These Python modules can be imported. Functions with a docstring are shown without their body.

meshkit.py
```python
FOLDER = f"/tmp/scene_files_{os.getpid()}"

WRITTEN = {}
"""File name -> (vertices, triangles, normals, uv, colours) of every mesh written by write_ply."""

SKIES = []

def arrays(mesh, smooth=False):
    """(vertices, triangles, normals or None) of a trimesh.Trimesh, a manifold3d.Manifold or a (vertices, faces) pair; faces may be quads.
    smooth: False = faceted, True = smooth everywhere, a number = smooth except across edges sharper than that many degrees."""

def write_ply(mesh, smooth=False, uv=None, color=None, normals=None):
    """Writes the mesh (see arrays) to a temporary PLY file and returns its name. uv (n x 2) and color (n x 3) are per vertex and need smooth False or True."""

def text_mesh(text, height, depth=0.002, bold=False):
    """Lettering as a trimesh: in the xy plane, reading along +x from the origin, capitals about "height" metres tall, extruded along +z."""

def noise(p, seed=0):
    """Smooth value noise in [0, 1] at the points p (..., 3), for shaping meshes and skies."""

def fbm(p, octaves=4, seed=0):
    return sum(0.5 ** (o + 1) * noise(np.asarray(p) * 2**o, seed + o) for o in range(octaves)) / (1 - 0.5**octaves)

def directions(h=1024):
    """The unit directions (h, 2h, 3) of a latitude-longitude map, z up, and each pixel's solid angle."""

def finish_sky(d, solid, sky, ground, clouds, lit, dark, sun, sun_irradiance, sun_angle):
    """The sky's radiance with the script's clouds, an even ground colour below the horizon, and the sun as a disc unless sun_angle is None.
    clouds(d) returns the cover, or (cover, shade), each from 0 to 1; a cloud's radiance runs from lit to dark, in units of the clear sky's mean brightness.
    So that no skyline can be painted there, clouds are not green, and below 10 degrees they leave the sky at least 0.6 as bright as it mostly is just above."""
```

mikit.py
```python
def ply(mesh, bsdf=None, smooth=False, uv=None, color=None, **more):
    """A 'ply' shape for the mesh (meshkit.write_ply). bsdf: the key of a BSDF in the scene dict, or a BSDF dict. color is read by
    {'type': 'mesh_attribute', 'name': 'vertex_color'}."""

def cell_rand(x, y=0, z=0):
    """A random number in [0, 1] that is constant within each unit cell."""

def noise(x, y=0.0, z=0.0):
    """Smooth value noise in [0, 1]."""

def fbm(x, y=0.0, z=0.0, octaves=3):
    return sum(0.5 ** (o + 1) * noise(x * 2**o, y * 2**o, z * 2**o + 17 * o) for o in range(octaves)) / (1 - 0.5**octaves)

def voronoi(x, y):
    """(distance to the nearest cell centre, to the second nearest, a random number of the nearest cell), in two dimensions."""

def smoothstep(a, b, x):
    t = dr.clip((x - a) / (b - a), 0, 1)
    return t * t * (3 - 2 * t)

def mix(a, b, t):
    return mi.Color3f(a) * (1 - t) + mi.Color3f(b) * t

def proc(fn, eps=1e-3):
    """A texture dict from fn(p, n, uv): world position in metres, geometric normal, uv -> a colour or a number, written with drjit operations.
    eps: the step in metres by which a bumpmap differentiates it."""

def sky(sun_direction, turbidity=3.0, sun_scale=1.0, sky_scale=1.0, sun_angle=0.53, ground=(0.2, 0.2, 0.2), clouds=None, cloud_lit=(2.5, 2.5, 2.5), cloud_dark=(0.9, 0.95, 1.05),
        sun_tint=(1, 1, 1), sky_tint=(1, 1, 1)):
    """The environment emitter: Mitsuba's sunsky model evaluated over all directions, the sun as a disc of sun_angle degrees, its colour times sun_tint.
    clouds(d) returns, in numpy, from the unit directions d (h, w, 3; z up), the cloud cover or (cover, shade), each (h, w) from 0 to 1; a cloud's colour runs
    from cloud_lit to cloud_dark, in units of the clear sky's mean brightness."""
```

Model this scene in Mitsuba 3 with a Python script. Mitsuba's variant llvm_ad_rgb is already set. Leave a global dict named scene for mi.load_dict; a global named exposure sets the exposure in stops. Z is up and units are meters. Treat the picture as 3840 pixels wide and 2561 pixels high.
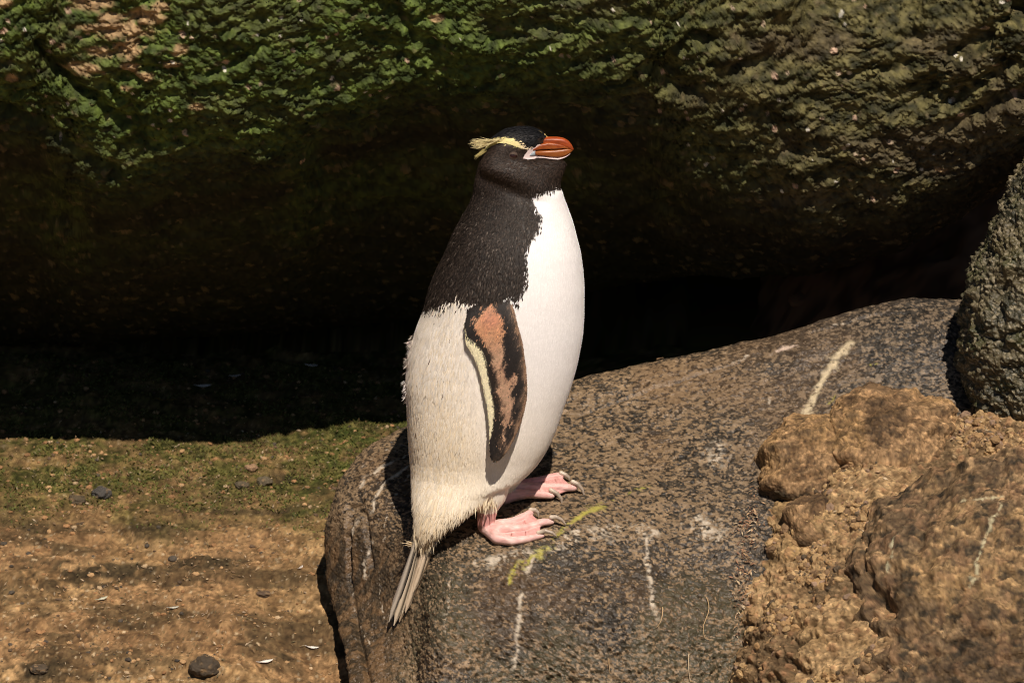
import math, numpy as np, trimesh, mitsuba as mi, drjit as dr, mikit, meshkit
import manifold3d as m3
from scipy.interpolate import Akima1DInterpolator, PchipInterpolator
from scipy.spatial import cKDTree
from scipy.ndimage import gaussian_filter1d
from meshkit import noise, fbm
from mikit import proc

# ------------------------------------------------------------------ camera, sky, exposure
exposure = 1.74
SUN = np.array([0.15, -0.55, 0.80]); SUN /= np.linalg.norm(SUN)
PITCH = math.radians(15.0)
DIST = 7.0
MPP = 1.445e-3                       # metres per picture pixel (1024 wide) at the bird
cp, sp = math.cos(PITCH), math.sin(PITCH)
RIGHT, FWD, UP = np.array([1., 0, 0]), np.array([0, cp, -sp]), np.array([0, sp, cp])
TARGET = np.array([0, 0, (540 - 341) * MPP / cp])
CAM = TARGET - DIST * FWD
scene, labels = {}, {}
T = mi.ScalarTransform4f
scene['camera'] = {'type': 'thinlens', 'fov': 2 * math.degrees(math.atan(512 * MPP / DIST)), 'fov_axis': 'x',
                   'aperture_radius': 0.011, 'focus_distance': DIST - 0.05, 'near_clip': 0.1, 'far_clip': 200.0,
                   'to_world': T().look_at(origin=CAM.tolist(), target=TARGET.tolist(), up=[0, 0, 1])}
scene['sky'] = mikit.sky(SUN.tolist(), turbidity=3, sun_tint=(0.97, 1.0, 1.12), sky_scale=0.30, ground=(0.12, 0.10, 0.08))


def W(px, py, Y):
    """the point of the plane y = Y seen at picture position px, py (1024 wide)"""
    px, py, Y = np.broadcast_arrays(np.asarray(px, float), np.asarray(py, float), np.asarray(Y, float))
    d = (px - 512)[..., None] * MPP / DIST * RIGHT - (py - 341)[..., None] * MPP / DIST * UP + FWD
    t = (Y - CAM[1]) / d[..., 1]
    return CAM + d * t[..., None]


def P2(p):
    d = np.asarray(p) - CAM
    z = d @ FWD
    return np.stack([512 + (d @ RIGHT) / z * DIST / MPP, 341 - (d @ UP) / z * DIST / MPP], -1)


# picture positions were read from enlargements of the photograph: scale and origin of each
ZO = {'V': (0, 0, .43556), 'h': (458.7, 117.3, .054445), 'f': (469.3, 453.3, .061215), 'w': (453.3, 266.7, .129206),
      '1': (373.3, 106.7, .15306), '2': (373.3, 293.3, .22099), 't': (373.3, 466.7, .11056)}


def Z(k, pts):
    ox, oy, s = ZO[k]
    return np.asarray(pts, float) * s + [ox, oy]


def WZ(k, x, y, Y):
    q = Z(k, np.stack(np.broadcast_arrays(np.asarray(x, float), np.asarray(y, float)), -1))
    return W(q[..., 0], q[..., 1], Y)


# ------------------------------------------------------------------ helpers
def bsdf_vc(name, rough=0.85, spec=0.3, extra=None):
    scene[name] = {'type': 'twosided', 'b': {'type': 'principled', 'base_color': {'type': 'mesh_attribute', 'name': 'vertex_color'}, 'roughness': rough, 'specular': spec, **(extra or {})}}


def bsdf_c(name, c, rough=0.6, spec=0.4, extra=None):
    scene[name] = {'type': 'twosided', 'b': {'type': 'principled', 'base_color': {'type': 'rgb', 'value': list(c)}, 'roughness': rough, 'specular': spec, **(extra or {})}}


WARM = ('rock_surface', 'earth_surface', 'stone_surface', 'dark_rock_surface', 'moss_surface')


def add(key, mesh, bsdf, color=None, smooth=True, label=None, category=None, group=None, kind=None):
    if color is not None and bsdf in WARM: color = np.asarray(color) * [1.01, .985, .90]
    scene[key] = mikit.ply(mesh, bsdf, smooth=smooth, color=None if color is None else np.clip(color, 0, 1))
    d = {}
    if label: d['label'] = label
    if category: d['category'] = category
    if group: d['group'] = group
    if kind: d['kind'] = kind
    if d: labels[key] = d


def add_soft(key, mesh, soft, bsdf, color, blend=.6, **kw):
    """like add, for fine blades: their normals lean towards those of the body they lie on"""
    v, f = mesh
    n = unit(vnormals(v, f))
    n = np.where(((n * soft).sum(1) < 0)[:, None], -n, n)
    k = np.linalg.norm(soft, axis=1, keepdims=True) * blend
    n = unit(n * (1 - k) + soft * blend)
    if bsdf in WARM: color = np.asarray(color) * [1.01, .985, .90]
    path = meshkit.write_ply((v, f), True, None, np.clip(color, 0, 1), normals=n)
    scene[key] = {'type': 'ply', 'filename': path, 'face_normals': False, 'bsdf': {'type': 'ref', 'id': bsdf}}
    if kw: labels[key] = kw


def tag(key, label, category, group=None):
    labels[key] = {'label': label, 'category': category, **({'group': group} if group else {})}


USED = {}


def numbered(name):
    n = USED.get(name, -1) + 1
    USED[name] = n
    return name if n == 0 else f'{name}_{n:03d}'


def ss(a, b, x):
    t = np.clip((x - a) / (b - a), 0, 1)
    return t * t * (3 - 2 * t)


def lerp(a, b, t):
    t = np.asarray(t)[..., None]
    return np.asarray(a) * (1 - t) + np.asarray(b) * t


def grid_faces(nu, nv, closed_v=False):
    i, j = np.meshgrid(np.arange(nu - 1), np.arange(nv if closed_v else nv - 1), indexing='ij')
    j2 = (j + 1) % nv
    a, b, c, d = i * nv + j, i * nv + j2, (i + 1) * nv + j2, (i + 1) * nv + j
    return np.vstack([np.stack([a, b, c], -1).reshape(-1, 3), np.stack([a, c, d], -1).reshape(-1, 3)])


def vnormals(v, f):
    n = np.zeros_like(v)
    fn = np.cross(v[f[:, 1]] - v[f[:, 0]], v[f[:, 2]] - v[f[:, 0]])
    for k in range(3):
        n += np.stack([np.bincount(f[:, k], fn[:, c], len(v)) for c in range(3)], 1)
    return n / (np.linalg.norm(n, axis=1, keepdims=True) + 1e-20)


def resample(ctrl, axis, step):
    """Akima interpolation of a grid of control points along one axis; step(pos 0..1) = wanted spacing in metres"""
    c = np.moveaxis(ctrl, axis, 0)
    n = len(c)
    it = Akima1DInterpolator(np.arange(n), c, axis=0)
    s = np.linspace(0, n - 1, 40 * (n - 1) + 1)
    p = it(s)
    w = step if callable(step) else (lambda q: np.full(len(q), step))
    seg = np.linalg.norm(np.diff(p, axis=0), axis=-1)
    seg = np.quantile(seg.reshape(len(seg), -1), 0.65, axis=1) / w((s[1:] + s[:-1]) / 2)
    cum = np.concatenate([[0], np.cumsum(seg)])
    k = max(4, int(cum[-1]) + 1)
    return np.moveaxis(it(np.interp(np.linspace(0, cum[-1], k), cum, s)), 0, axis)


def strata(p, seed, k=26.0, warp=2.4):
    """uneven ledges that run across a slope: out at the foot of each, receding upwards"""
    h = p @ np.array([-.42, .25, .87]) * k + warp * fbm(p * 9, 3, seed) + .5 * fbm(p * 40, 2, seed + 5)
    fr = h - np.floor(h)
    return (1 - fr) * ss(.0, .40, fr)


def sheet(ctrl, step_u, step_v, soft=0):
    g = resample(np.asarray(ctrl, float), 0, step_u)
    g = resample(g, 1, step_v)
    if soft: g = gaussian_filter1d(gaussian_filter1d(g, soft, 0, mode='nearest'), soft, 1, mode='nearest')
    nu, nv = g.shape[:2]
    v, f = g.reshape(-1, 3), grid_faces(nu, nv)
    return v, f


def face_camera(v, f, pick=None):
    n = vnormals(v, f)
    m = n if pick is None else n[pick]
    c = (CAM - v) if pick is None else (CAM - v[pick])
    if np.sum(m * c) < 0:
        f = f[:, ::-1]
        n = -n
    return f, n


def polydist(p, line):
    """distance of points to a 3-D polyline and the position along it 0..1"""
    line = np.asarray(line, float)
    best, where = np.full(len(p), 9.0), np.zeros(len(p))
    L = np.linalg.norm(np.diff(line, axis=0), axis=1)
    cum = np.concatenate([[0], np.cumsum(L)])
    for a, b, l, c in zip(line[:-1], line[1:], L, cum):
        t = np.clip((p - a) @ (b - a) / (l * l + 1e-12), 0, 1)
        d = np.linalg.norm(p - a - t[:, None] * (b - a), axis=1)
        u = d < best
        best[u], where[u] = d[u], (c + t[u] * l) / cum[-1]
    return best, where


class Picker:
    """finds the place of a surface that lies behind a picture position (the nearest one to the camera)"""
    def __init__(self, v):
        q = P2(v)
        self.v, self.t = v, cKDTree(q)

    def __call__(self, pts):
        pts = np.atleast_2d(pts)
        _, i = self.t.query(pts, k=8)
        d = np.linalg.norm(self.v[i] - CAM, axis=-1)
        return self.v[i[np.arange(len(i)), d.argmin(1)]]


def ring_blob(rows, k, nt=160, step=0.0025, sup=2.2, egg=None):
    """a body of stacked horizontal rings: rows of (y_pic, xL, xR, Yc, half depth)"""
    rows = np.asarray(rows, float)
    q = np.array([np.concatenate([WZ(k, r[1], r[0], r[3]), WZ(k, r[2], r[0], r[3])]) for r in rows])
    data = np.column_stack([q[:, 2], q[:, 0], q[:, 3], rows[:, 3], rows[:, 4]] + ([] if egg is None else [egg]))
    it = PchipInterpolator(np.arange(len(rows)), data, axis=0)
    s = np.linspace(0, len(rows) - 1, 60 * len(rows))
    d = it(s)
    L = np.hypot(np.abs(np.diff(d[:, :3], axis=0)).max(1), .8 * np.abs(np.diff(d[:, 3] - d[:, 4]))) + 1e-6
    cum = np.concatenate([[0], np.cumsum(L)])
    s = np.interp(np.linspace(0, cum[-1], max(8, int(cum[-1] / step))), cum, s)
    d = it(s)
    th = np.linspace(0, 2 * np.pi, 20001)
    c, sn = np.cos(th), np.sin(th)
    e = 2 / sup
    ux, uy = np.sign(c) * np.abs(c) ** e, np.sign(sn) * np.abs(sn) ** e
    wide, deep = np.ptp(d[:, 1:3]) / 2, d[:, 4].max()
    al = np.concatenate([[0], np.cumsum(np.hypot(np.diff(ux) * wide, np.diff(uy) * deep) * np.where(sn[1:] < .25, 1, .25))])
    at = np.interp(np.arange(nt) / nt * al[-1], al, th)
    c, sn = np.cos(at), np.sin(at)
    ux, uy = np.sign(c) * np.abs(c) ** e, np.sign(sn) * np.abs(sn) ** e
    cx, hx = (d[:, 1] + d[:, 2]) / 2, (d[:, 2] - d[:, 1]) / 2
    X = cx[:, None] + hx[:, None] * ux
    kk = d[:, 5][:, None] if egg is not None else 0
    Yv = d[:, 3][:, None] + d[:, 4][:, None] * uy * (1 - kk * ux)
    v = np.stack([X, Yv, np.broadcast_to(d[:, 0][:, None], X.shape)], -1).reshape(-1, 3)
    n = len(s)
    f = grid_faces(n, nt, True)
    top, bot = len(v), len(v) + 1
    v = np.vstack([v, v[:nt].mean(0), v[-nt:].mean(0)])
    i = np.arange(nt)
    f = np.vstack([f, np.stack([np.full(nt, top), (i + 1) % nt, i], 1), np.stack([np.full(nt, bot), (n - 1) * nt + i, (n - 1) * nt + (i + 1) % nt], 1)])
    m = trimesh.Trimesh(v, f, process=False)
    if m.volume < 0: f = f[:, ::-1]
    return v, f


def billow(p, octaves, seed):
    return sum(0.5 ** (o + 1) * np.abs(2 * noise(p * 2 ** o, seed + o) - 1) for o in range(octaves)) / (1 - 0.5 ** octaves)


def worley(p, seed):
    """distance to the nearest jittered cell point (3-D), and its random number"""
    rs = np.random.RandomState(seed)
    table = rs.rand(4096, 4)
    i = np.floor(p).astype(int)
    best, rnd = np.full(len(p), 9.0), np.zeros(len(p))
    for a in (-1, 0, 1):
        for b in (-1, 0, 1):
            for c in (-1, 0, 1):
                j = i + [a, b, c]
                h = (j[:, 0] * 73856093 ^ j[:, 1] * 19349663 ^ j[:, 2] * 83492791) & 4095
                tt = table[h]
                d = np.linalg.norm(j + tt[:, :3] - p, axis=1)
                u = d < best
                best[u], rnd[u] = d[u], tt[u, 3]
    return best, rnd


def grain_tone(w, r, lo=.58, hi=1.45, gap=.55):
    """tone of packed grains: each its own, darker soil in the gaps between them"""
    return (lo + (hi - lo) * r) * (1 - gap * ss(.50, .78, w))


def blades(p, n, t, L, w, lift, ridge=0.25, base=0.25):
    """small pointed feathers / leaflets: five corners, four triangles each"""
    s = np.cross(n, t)
    L, w, lift = (np.broadcast_to(np.asarray(a, float), (len(p),))[:, None] for a in (L, w, lift))
    b = p - n * 0.0006
    m = p + t * L * 0.5 + n * lift * 0.6
    v = np.stack([b, m - s * w / 2, m + n * w * ridge, m + s * w / 2, p + t * L + n * lift], 1)
    i = np.arange(len(p))[:, None, None] * 5
    f = np.array([[0, 2, 1], [0, 3, 2], [1, 2, 4], [2, 3, 4]])[None] + i
    return v.reshape(-1, 3), f.reshape(-1, 3)


def sample(v, f, count, rng, weight=None):
    a = np.linalg.norm(np.cross(v[f[:, 1]] - v[f[:, 0]], v[f[:, 2]] - v[f[:, 0]]), axis=1)
    if weight is not None: a = a * weight
    cum = np.cumsum(a)
    k = np.searchsorted(cum, rng.random(count) * cum[-1]).clip(0, len(f) - 1)
    r = rng.random((count, 2))
    r[r.sum(1) > 1] = 1 - r[r.sum(1) > 1]
    w = np.column_stack([1 - r.sum(1), r])
    return k, w


def unit(a):
    return a / (np.linalg.norm(a, axis=-1, keepdims=True) + 1e-12)


ICO = trimesh.creation.icosphere(subdivisions=1)
ICO0 = trimesh.creation.icosahedron()


def pebbles(p, n, r, rng, flat=0.6, sub=ICO0, sink=0.25):
    """many little angular stones as one mesh"""
    V, F = np.array(sub.vertices), np.array(sub.faces)
    k, m = len(p), len(V)
    sc = np.stack([rng.uniform(.75, 1.3, k), rng.uniform(.75, 1.3, k), rng.uniform(flat * .7, flat * 1.3, k)], 1) * r[:, None]
    q = trimesh.transformations.random_quaternion
    a = rng.uniform(0, 2 * np.pi, k)
    t = unit(np.cross(n, unit(np.column_stack([np.cos(a), np.sin(a), 0.3 * np.ones(k)]))))
    b = np.cross(n, t)
    jit = 1 + rng.uniform(-.22, .22, (k, m))
    vv = V[None] * jit[..., None] * sc[:, None]
    v = p[:, None] + vv[..., :1] * t[:, None] + vv[..., 1:2] * b[:, None] + (vv[..., 2:] + (sc[:, 2] * (1 - 2 * sink))[:, None, None] * 0.5) * n[:, None]
    f = F[None] + (np.arange(k) * m)[:, None, None]
    return v.reshape(-1, 3), f.reshape(-1, 3)


def grit(p, n, uv):
    return mikit.fbm(p.x * 420, p.y * 420, p.z * 420, 2)


def bumped(name, h):
    b = scene[name]
    scene[name] = {'type': 'twosided', 'b': {'type': 'bumpmap', 'arbitrary': proc(grit, 4e-4), 'scale': h, 'bsdf': b['b']}}


bsdf_vc('rock_surface', 0.5, 0.4)
bsdf_vc('moss_surface', 0.75, 0.35)
bsdf_vc('earth_surface', 0.9, 0.2)
bsdf_vc('stone_surface', 0.8, 0.3)
bsdf_vc('feather', 0.55, 0.22)
bsdf_vc('skin', 0.55, 0.4)
bsdf_vc('fibre', 0.7, 0.3)
bumped('rock_surface', .0016)
bumped('earth_surface', .0020)
bumped('stone_surface', .0020)
bumped('moss_surface', .0014)

# ------------------------------------------------------------------ the ground
def ground_z(x, y):
    z = -0.165 + 0.18 * y + 0.03 * ss(0.9, 2.2, y) - .035 * ss(-.40, -.27, x) * ss(.22, -.05, y)
    z = z + 0.03 * (fbm(np.stack([x * 2.2, y * 2.2, 0 * x], -1), 3, 3) - .5)
    return z


def lines(lo, hi, a, b, fine, coarse):
    return np.concatenate([np.arange(lo, a, coarse), np.arange(a, b, fine), np.arange(b, hi, coarse)])


def build_ground():
    gx = np.concatenate([np.arange(-6, -1.5, .15), np.arange(-1.5, -.80, .009), np.arange(-.80, -.18, .0023), np.arange(-.18, .3, .012), np.arange(.3, 6, .12)])
    gy = np.concatenate([np.arange(-3, -.22, .1), np.arange(-.22, .70, .0021), np.arange(.70, 1.0, .005), np.arange(1.0, 7, .1)])
    X, Y = np.meshgrid(gx, gy, indexing='ij')
    v = np.stack([X, Y, ground_z(X, Y)], -1).reshape(-1, 3)
    f = grid_faces(len(gx), len(gy))
    if vnormals(v, f)[:, 2].mean() < 0: f = f[:, ::-1]
    p = v.copy()
    moss = ss(.33, .52, p[:, 1] + .25 * (fbm(p * [6, 6, 0], 3, 5) - .5) + .10 * ss(-.45, -.2, p[:, 0]))
    # layered, crumbling soil: low ledges that run across
    led = fbm(p * [5, 13, 0] + [0, 0, 9], 3, 11)
    crust = ss(.50, .60, led)
    d = 0.012 * (led - .5) + 0.006 * crust + .016 * (fbm(p * [9, 13, 0] + 3, 3, 12) - .5)
    hh = p[:, 1] * 15 + .9 * p[:, 0] * 3 + 3.2 * fbm(p * [4, 7, 0], 3, 77)
    fr = hh - np.floor(hh)
    led2 = (1 - fr) * ss(.0, .42, fr) * ss(.45, .6, fbm(p * [5, 9, 0] + 2, 2, 78))
    d += 0.012 * led2
    d += 0.012 * (fbm(p * [28, 26, 0], 3, 21) - .5)
    p = p + np.column_stack([0 * d, 1.4 * (d - d.mean()), 0 * d])
    w1, r1 = worley(p * [62, 36, 1], 3)
    w2, r2 = worley(p * [165, 88, 1], 4)
    w3, r3 = worley(p * [270, 140, 1], 14)
    rough = ss(.36, .52, fbm(p * [10, 14, 0] + 8, 3, 76))
    d += 0.0065 * np.clip(.62 - w1, 0, 1) * (r1 > .5) * (.2 + .8 * rough) + 0.0034 * np.clip(.75 - w2, 0, 1) * r2 * (.4 + .6 * rough) + .0012 * np.clip(.7 - w3, 0, 1)
    d += 0.005 * moss * (billow(p * [75, 75, 0], 2, 31))
    v[:, 2] += d
    a = fbm(p * [9, 14, 0], 4, 41)
    b = fbm(v * [70, 45, 80], 3, 51)
    g = noise(v * [300, 170, 300], 61)
    col = lerp([.215, .135, .066], [.36, .242, .126], ss(.35, .65, b))
    col = lerp(col, [.25, .148, .078], .5 * ss(.4, .6, fbm(p * [7, 7, 0], 3, 66)))
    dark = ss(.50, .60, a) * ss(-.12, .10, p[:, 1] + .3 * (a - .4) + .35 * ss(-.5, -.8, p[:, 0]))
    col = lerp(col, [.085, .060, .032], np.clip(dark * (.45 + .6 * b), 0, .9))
    col = lerp(col, [.09, .07, .04], .7 * (r2 > .82) * ss(.5, .3, w2))
    col = lerp(col, [.50, .40, .27], .85 * (r2 < .09) * ss(.45, .3, w2))
    mc = lerp([.040, .044, .010], [.135, .118, .040], ss(.3, .7, .5 * b + .5 * noise(p * [150, 170, 1], 72)))
    mc = lerp(mc, [.20, .135, .06], .75 * ss(.5, .68, fbm(p * [30, 40, 0], 3, 71)))
    mc = lerp(mc, [.035, .058, .010], .8 * ss(-.42, -.25, p[:, 0]) * ss(.40, .6, b))
    col = lerp(col, mc, moss * (.55 + .45 * ss(.38, .5, fbm(p * [24, 34, 0], 3, 73))))
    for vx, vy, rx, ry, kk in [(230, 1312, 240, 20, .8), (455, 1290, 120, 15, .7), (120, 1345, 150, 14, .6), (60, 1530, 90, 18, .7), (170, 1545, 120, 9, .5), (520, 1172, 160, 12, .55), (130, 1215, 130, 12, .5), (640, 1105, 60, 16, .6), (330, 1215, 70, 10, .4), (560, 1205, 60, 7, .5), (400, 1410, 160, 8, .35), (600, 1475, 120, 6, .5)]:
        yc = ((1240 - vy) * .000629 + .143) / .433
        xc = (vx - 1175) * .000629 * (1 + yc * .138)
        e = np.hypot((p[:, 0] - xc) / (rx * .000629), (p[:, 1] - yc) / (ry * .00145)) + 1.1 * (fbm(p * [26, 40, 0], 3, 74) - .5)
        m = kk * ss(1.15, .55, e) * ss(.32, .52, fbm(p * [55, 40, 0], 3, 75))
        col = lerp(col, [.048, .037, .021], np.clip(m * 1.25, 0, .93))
    col *= (grain_tone(w2, r2, .80, 1.20, .32) * grain_tone(w3, r3, .82, 1.18, .25) * (.80 + .40 * r1 * rough) * (.72 + .56 * g))[:, None]
    col *= (.62 + .76 * noise(v * [110, 65, 120], 62))[:, None]
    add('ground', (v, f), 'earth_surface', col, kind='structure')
    return v, f, moss


GV, GF, GMOSS = build_ground()
g_pick = Picker(GV[(GV[:, 0] < -0.05) & (GV[:, 0] > -.9) & (GV[:, 1] < 1.3) & (GV[:, 1] > -.3)])

# ------------------------------------------------------------------ the slab that the bird stands on
SLAB = [
    [(835, 1800, -.36), (870, 1800, -.38), (920, 1800, -.39), (965, 1800, -.395), (1010, 1800, -.395)],
    [(797, 1530, -.10), (840, 1540, -.125), (900, 1550, -.15), (957, 1560, -.185), (1040, 1800, -.36)],
    [(757, 1360, .10), (790, 1360, .07), (875, 1370, .015), (958, 1380, -.075), (1070, 1800, -.34)],
    [(747, 1220, .15), (790, 1225, .11), (875, 1230, .065), (985, 1290, -.05), (1120, 1800, -.32)],
    [(775, 1105, .19), (820, 1130, .14), (895, 1170, .085), (1025, 1270, -.060), (1180, 1800, -.30)],
    [(850, 1020, .24), (890, 1050, .18), (960, 1130, .095), (1085, 1265, -.064), (1250, 1800, -.28)],
    [(960, 972, .28), (990, 1010, .22), (1060, 1120, .09), (1170, 1258, -.066), (1330, 1800, -.28)],
    [(1130, 925, .32), (1140, 970, .255), (1180, 1100, .118), (1270, 1258, -.066), (1400, 1800, -.28)],
    [(1310, 877, .36), (1310, 925, .30), (1310, 1080, .141), (1370, 1260, -.068), (1470, 1800, -.28)],
    [(1500, 832, .39), (1490, 890, .32), (1470, 1060, .16), (1480, 1270, -.065), (1550, 1800, -.27)],
    [(1700, 788, .41), (1690, 860, .33), (1640, 1050, .16), (1590, 1280, -.05), (1640, 1800, -.25)],
    [(1880, 735, .42), (1870, 830, .33), (1800, 1030, .17), (1700, 1270, -.03), (1740, 1800, -.22)],
    [(2050, 692, .43), (2040, 800, .33), (1960, 1000, .19), (1820, 1250, .0), (1860, 1800, -.18)],
    [(2220, 683, .42), (2220, 800, .32), (2130, 980, .20), (1960, 1220, .04), (2000, 1800, -.14)],
    [(2420, 690, .42), (2420, 800, .32), (2350, 980, .21), (2200, 1200, .05), (2200, 1800, -.1)],
    [(2600, 760, .40), (2600, 850, .32), (2550, 1000, .21), (2400, 1200, .06), (2400, 1800, -.1)],
]


def guano(col, p, pick, strokes):
    """bird lime and lichen streaks, each a line on the rock with its own width, tone and raggedness"""
    for si, (k, pts, w, tone, dens) in enumerate(strokes):
        q = Z(k, pts)
        q = np.column_stack([np.interp(np.linspace(0, len(q) - 1, 4 * len(q)), np.arange(len(q)), q[:, c]) for c in (0, 1)])
        line = pick(q)
        w = w * .78
        lo, hi = line.min(0) - 3 * w - .01, line.max(0) + 3 * w + .01
        idx = np.nonzero(((p > lo) & (p < hi)).all(1))[0]
        if not len(idx): continue
        x = p[idx] + 0.014 * (np.stack([fbm(p[idx] * 60, 2, s) for s in (81, 82, 83)], 1) - .5)
        d, t = polydist(x, line)
        wid = w * (.55 + .9 * noise(np.column_stack([t * 7 + si, 0 * t, 0 * t]), 9))
        m = ss(1.15, .25, d / wid) * ss(.52 - dens * .42, .70 - dens * .35, .5 * fbm(p[idx] * 260, 2, 90) + .5 * fbm(p[idx] * 75, 2, 91))
        m = np.maximum(m, .55 * ss(2.2, .6, d / wid) * ss(.62, .75, fbm(p[idx] * 190, 2, 95)))
        m *= ss(0, .05, t) * ss(1, .93, t)
        col[idx] = lerp(col[idx], np.asarray(tone), np.clip(m, 0, .95))
    return col


WHITE, CREAM, LIME = (.50, .48, .45), (.56, .52, .41), (.34, .34, .10)
SLAB_STROKES = [
    ('V', [(1968, 775), (1930, 805), (1895, 855), (1868, 910), (1835, 980)], .0100, CREAM, .45),
    ('V', [(1232, 1262), (1205, 1330), (1195, 1390), (1185, 1460), (1180, 1545)], .0055, WHITE, .35),
    ('V', [(1490, 1225), (1485, 1290), (1500, 1340), (1510, 1425)], .0055, WHITE, .45),
    ('V', [(945, 1036), (890, 1060), (850, 1085), (820, 1128)], .0045, WHITE, .6),
    ('V', [(945, 1062), (890, 1100), (862, 1135), (850, 1185)], .0045, WHITE, .5),
    ('V', [(852, 1235), (838, 1290), (835, 1340)], .0045, WHITE, .5),
    ('V', [(835, 1180), (815, 1200), (805, 1235)], .0040, WHITE, .5),
    ('V', [(808, 1340), (815, 1400), (845, 1480)], .0025, WHITE, .4),
    ('V', [(940, 1085), (905, 1130), (885, 1190), (878, 1250)], .0028, WHITE, .35),
    ('V', [(868, 1290), (872, 1360), (880, 1430)], .0022, WHITE, .25),
    ('V', [(905, 1022), (860, 1042), (825, 1070)], .0026, WHITE, .35),
    ('V', [(1036, 1330), (1028, 1380), (1015, 1455)], .0030, WHITE, .4),
    ('V', [(1085, 1295), (1160, 1275), (1235, 1262)], .0150, WHITE, .22),
    ('V', [(1250, 1262), (1330, 1225), (1420, 1212), (1520, 1215)], .0240, WHITE, .12),
    ('V', [(1590, 1180), (1650, 1240)], .0260, WHITE, .04),
    ('V', [(1630, 1070), (1665, 1010)], .0180, WHITE, .07),
    ('V', [(1678, 832), (1722, 815)], .0040, WHITE, .6),
    ('V', [(1785, 800), (1835, 785)], .0055, (.6, .52, .5), .5),
    ('V', [(1760, 925), (1772, 905)], .0050, WHITE, .4),
    ('V', [(1345, 930), (1390, 915)], .0040, WHITE, .4),
    ('V', [(1890, 745), (1960, 738)], .0030, WHITE, .3),
    ('V', [(1225, 1285), (1265, 1245), (1300, 1205), (1345, 1172), (1400, 1150)], .0105, LIME, .30),
    ('V', [(1400, 1150), (1445, 1130), (1500, 1108)], .0045, LIME, .15),
    ('V', [(1300, 1205), (1350, 1170)], .0050, (.38, .38, .10), .6),
    ('V', [(1165, 1345), (1180, 1300), (1230, 1272)], .0080, (.36, .36, .08), .3),
    ('V', [(1785, 995), (1810, 982), (1840, 968)], .0040, LIME, .5),
    ('V', [(1880, 935), (1910, 915), (1925, 900)], .0022, LIME, .5),
    ('V', [(1925, 858), (1940, 852)], .0035, LIME, .6),
    ('V', [(1995, 838), (2015, 832)], .0030, LIME, .5),
]


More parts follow.
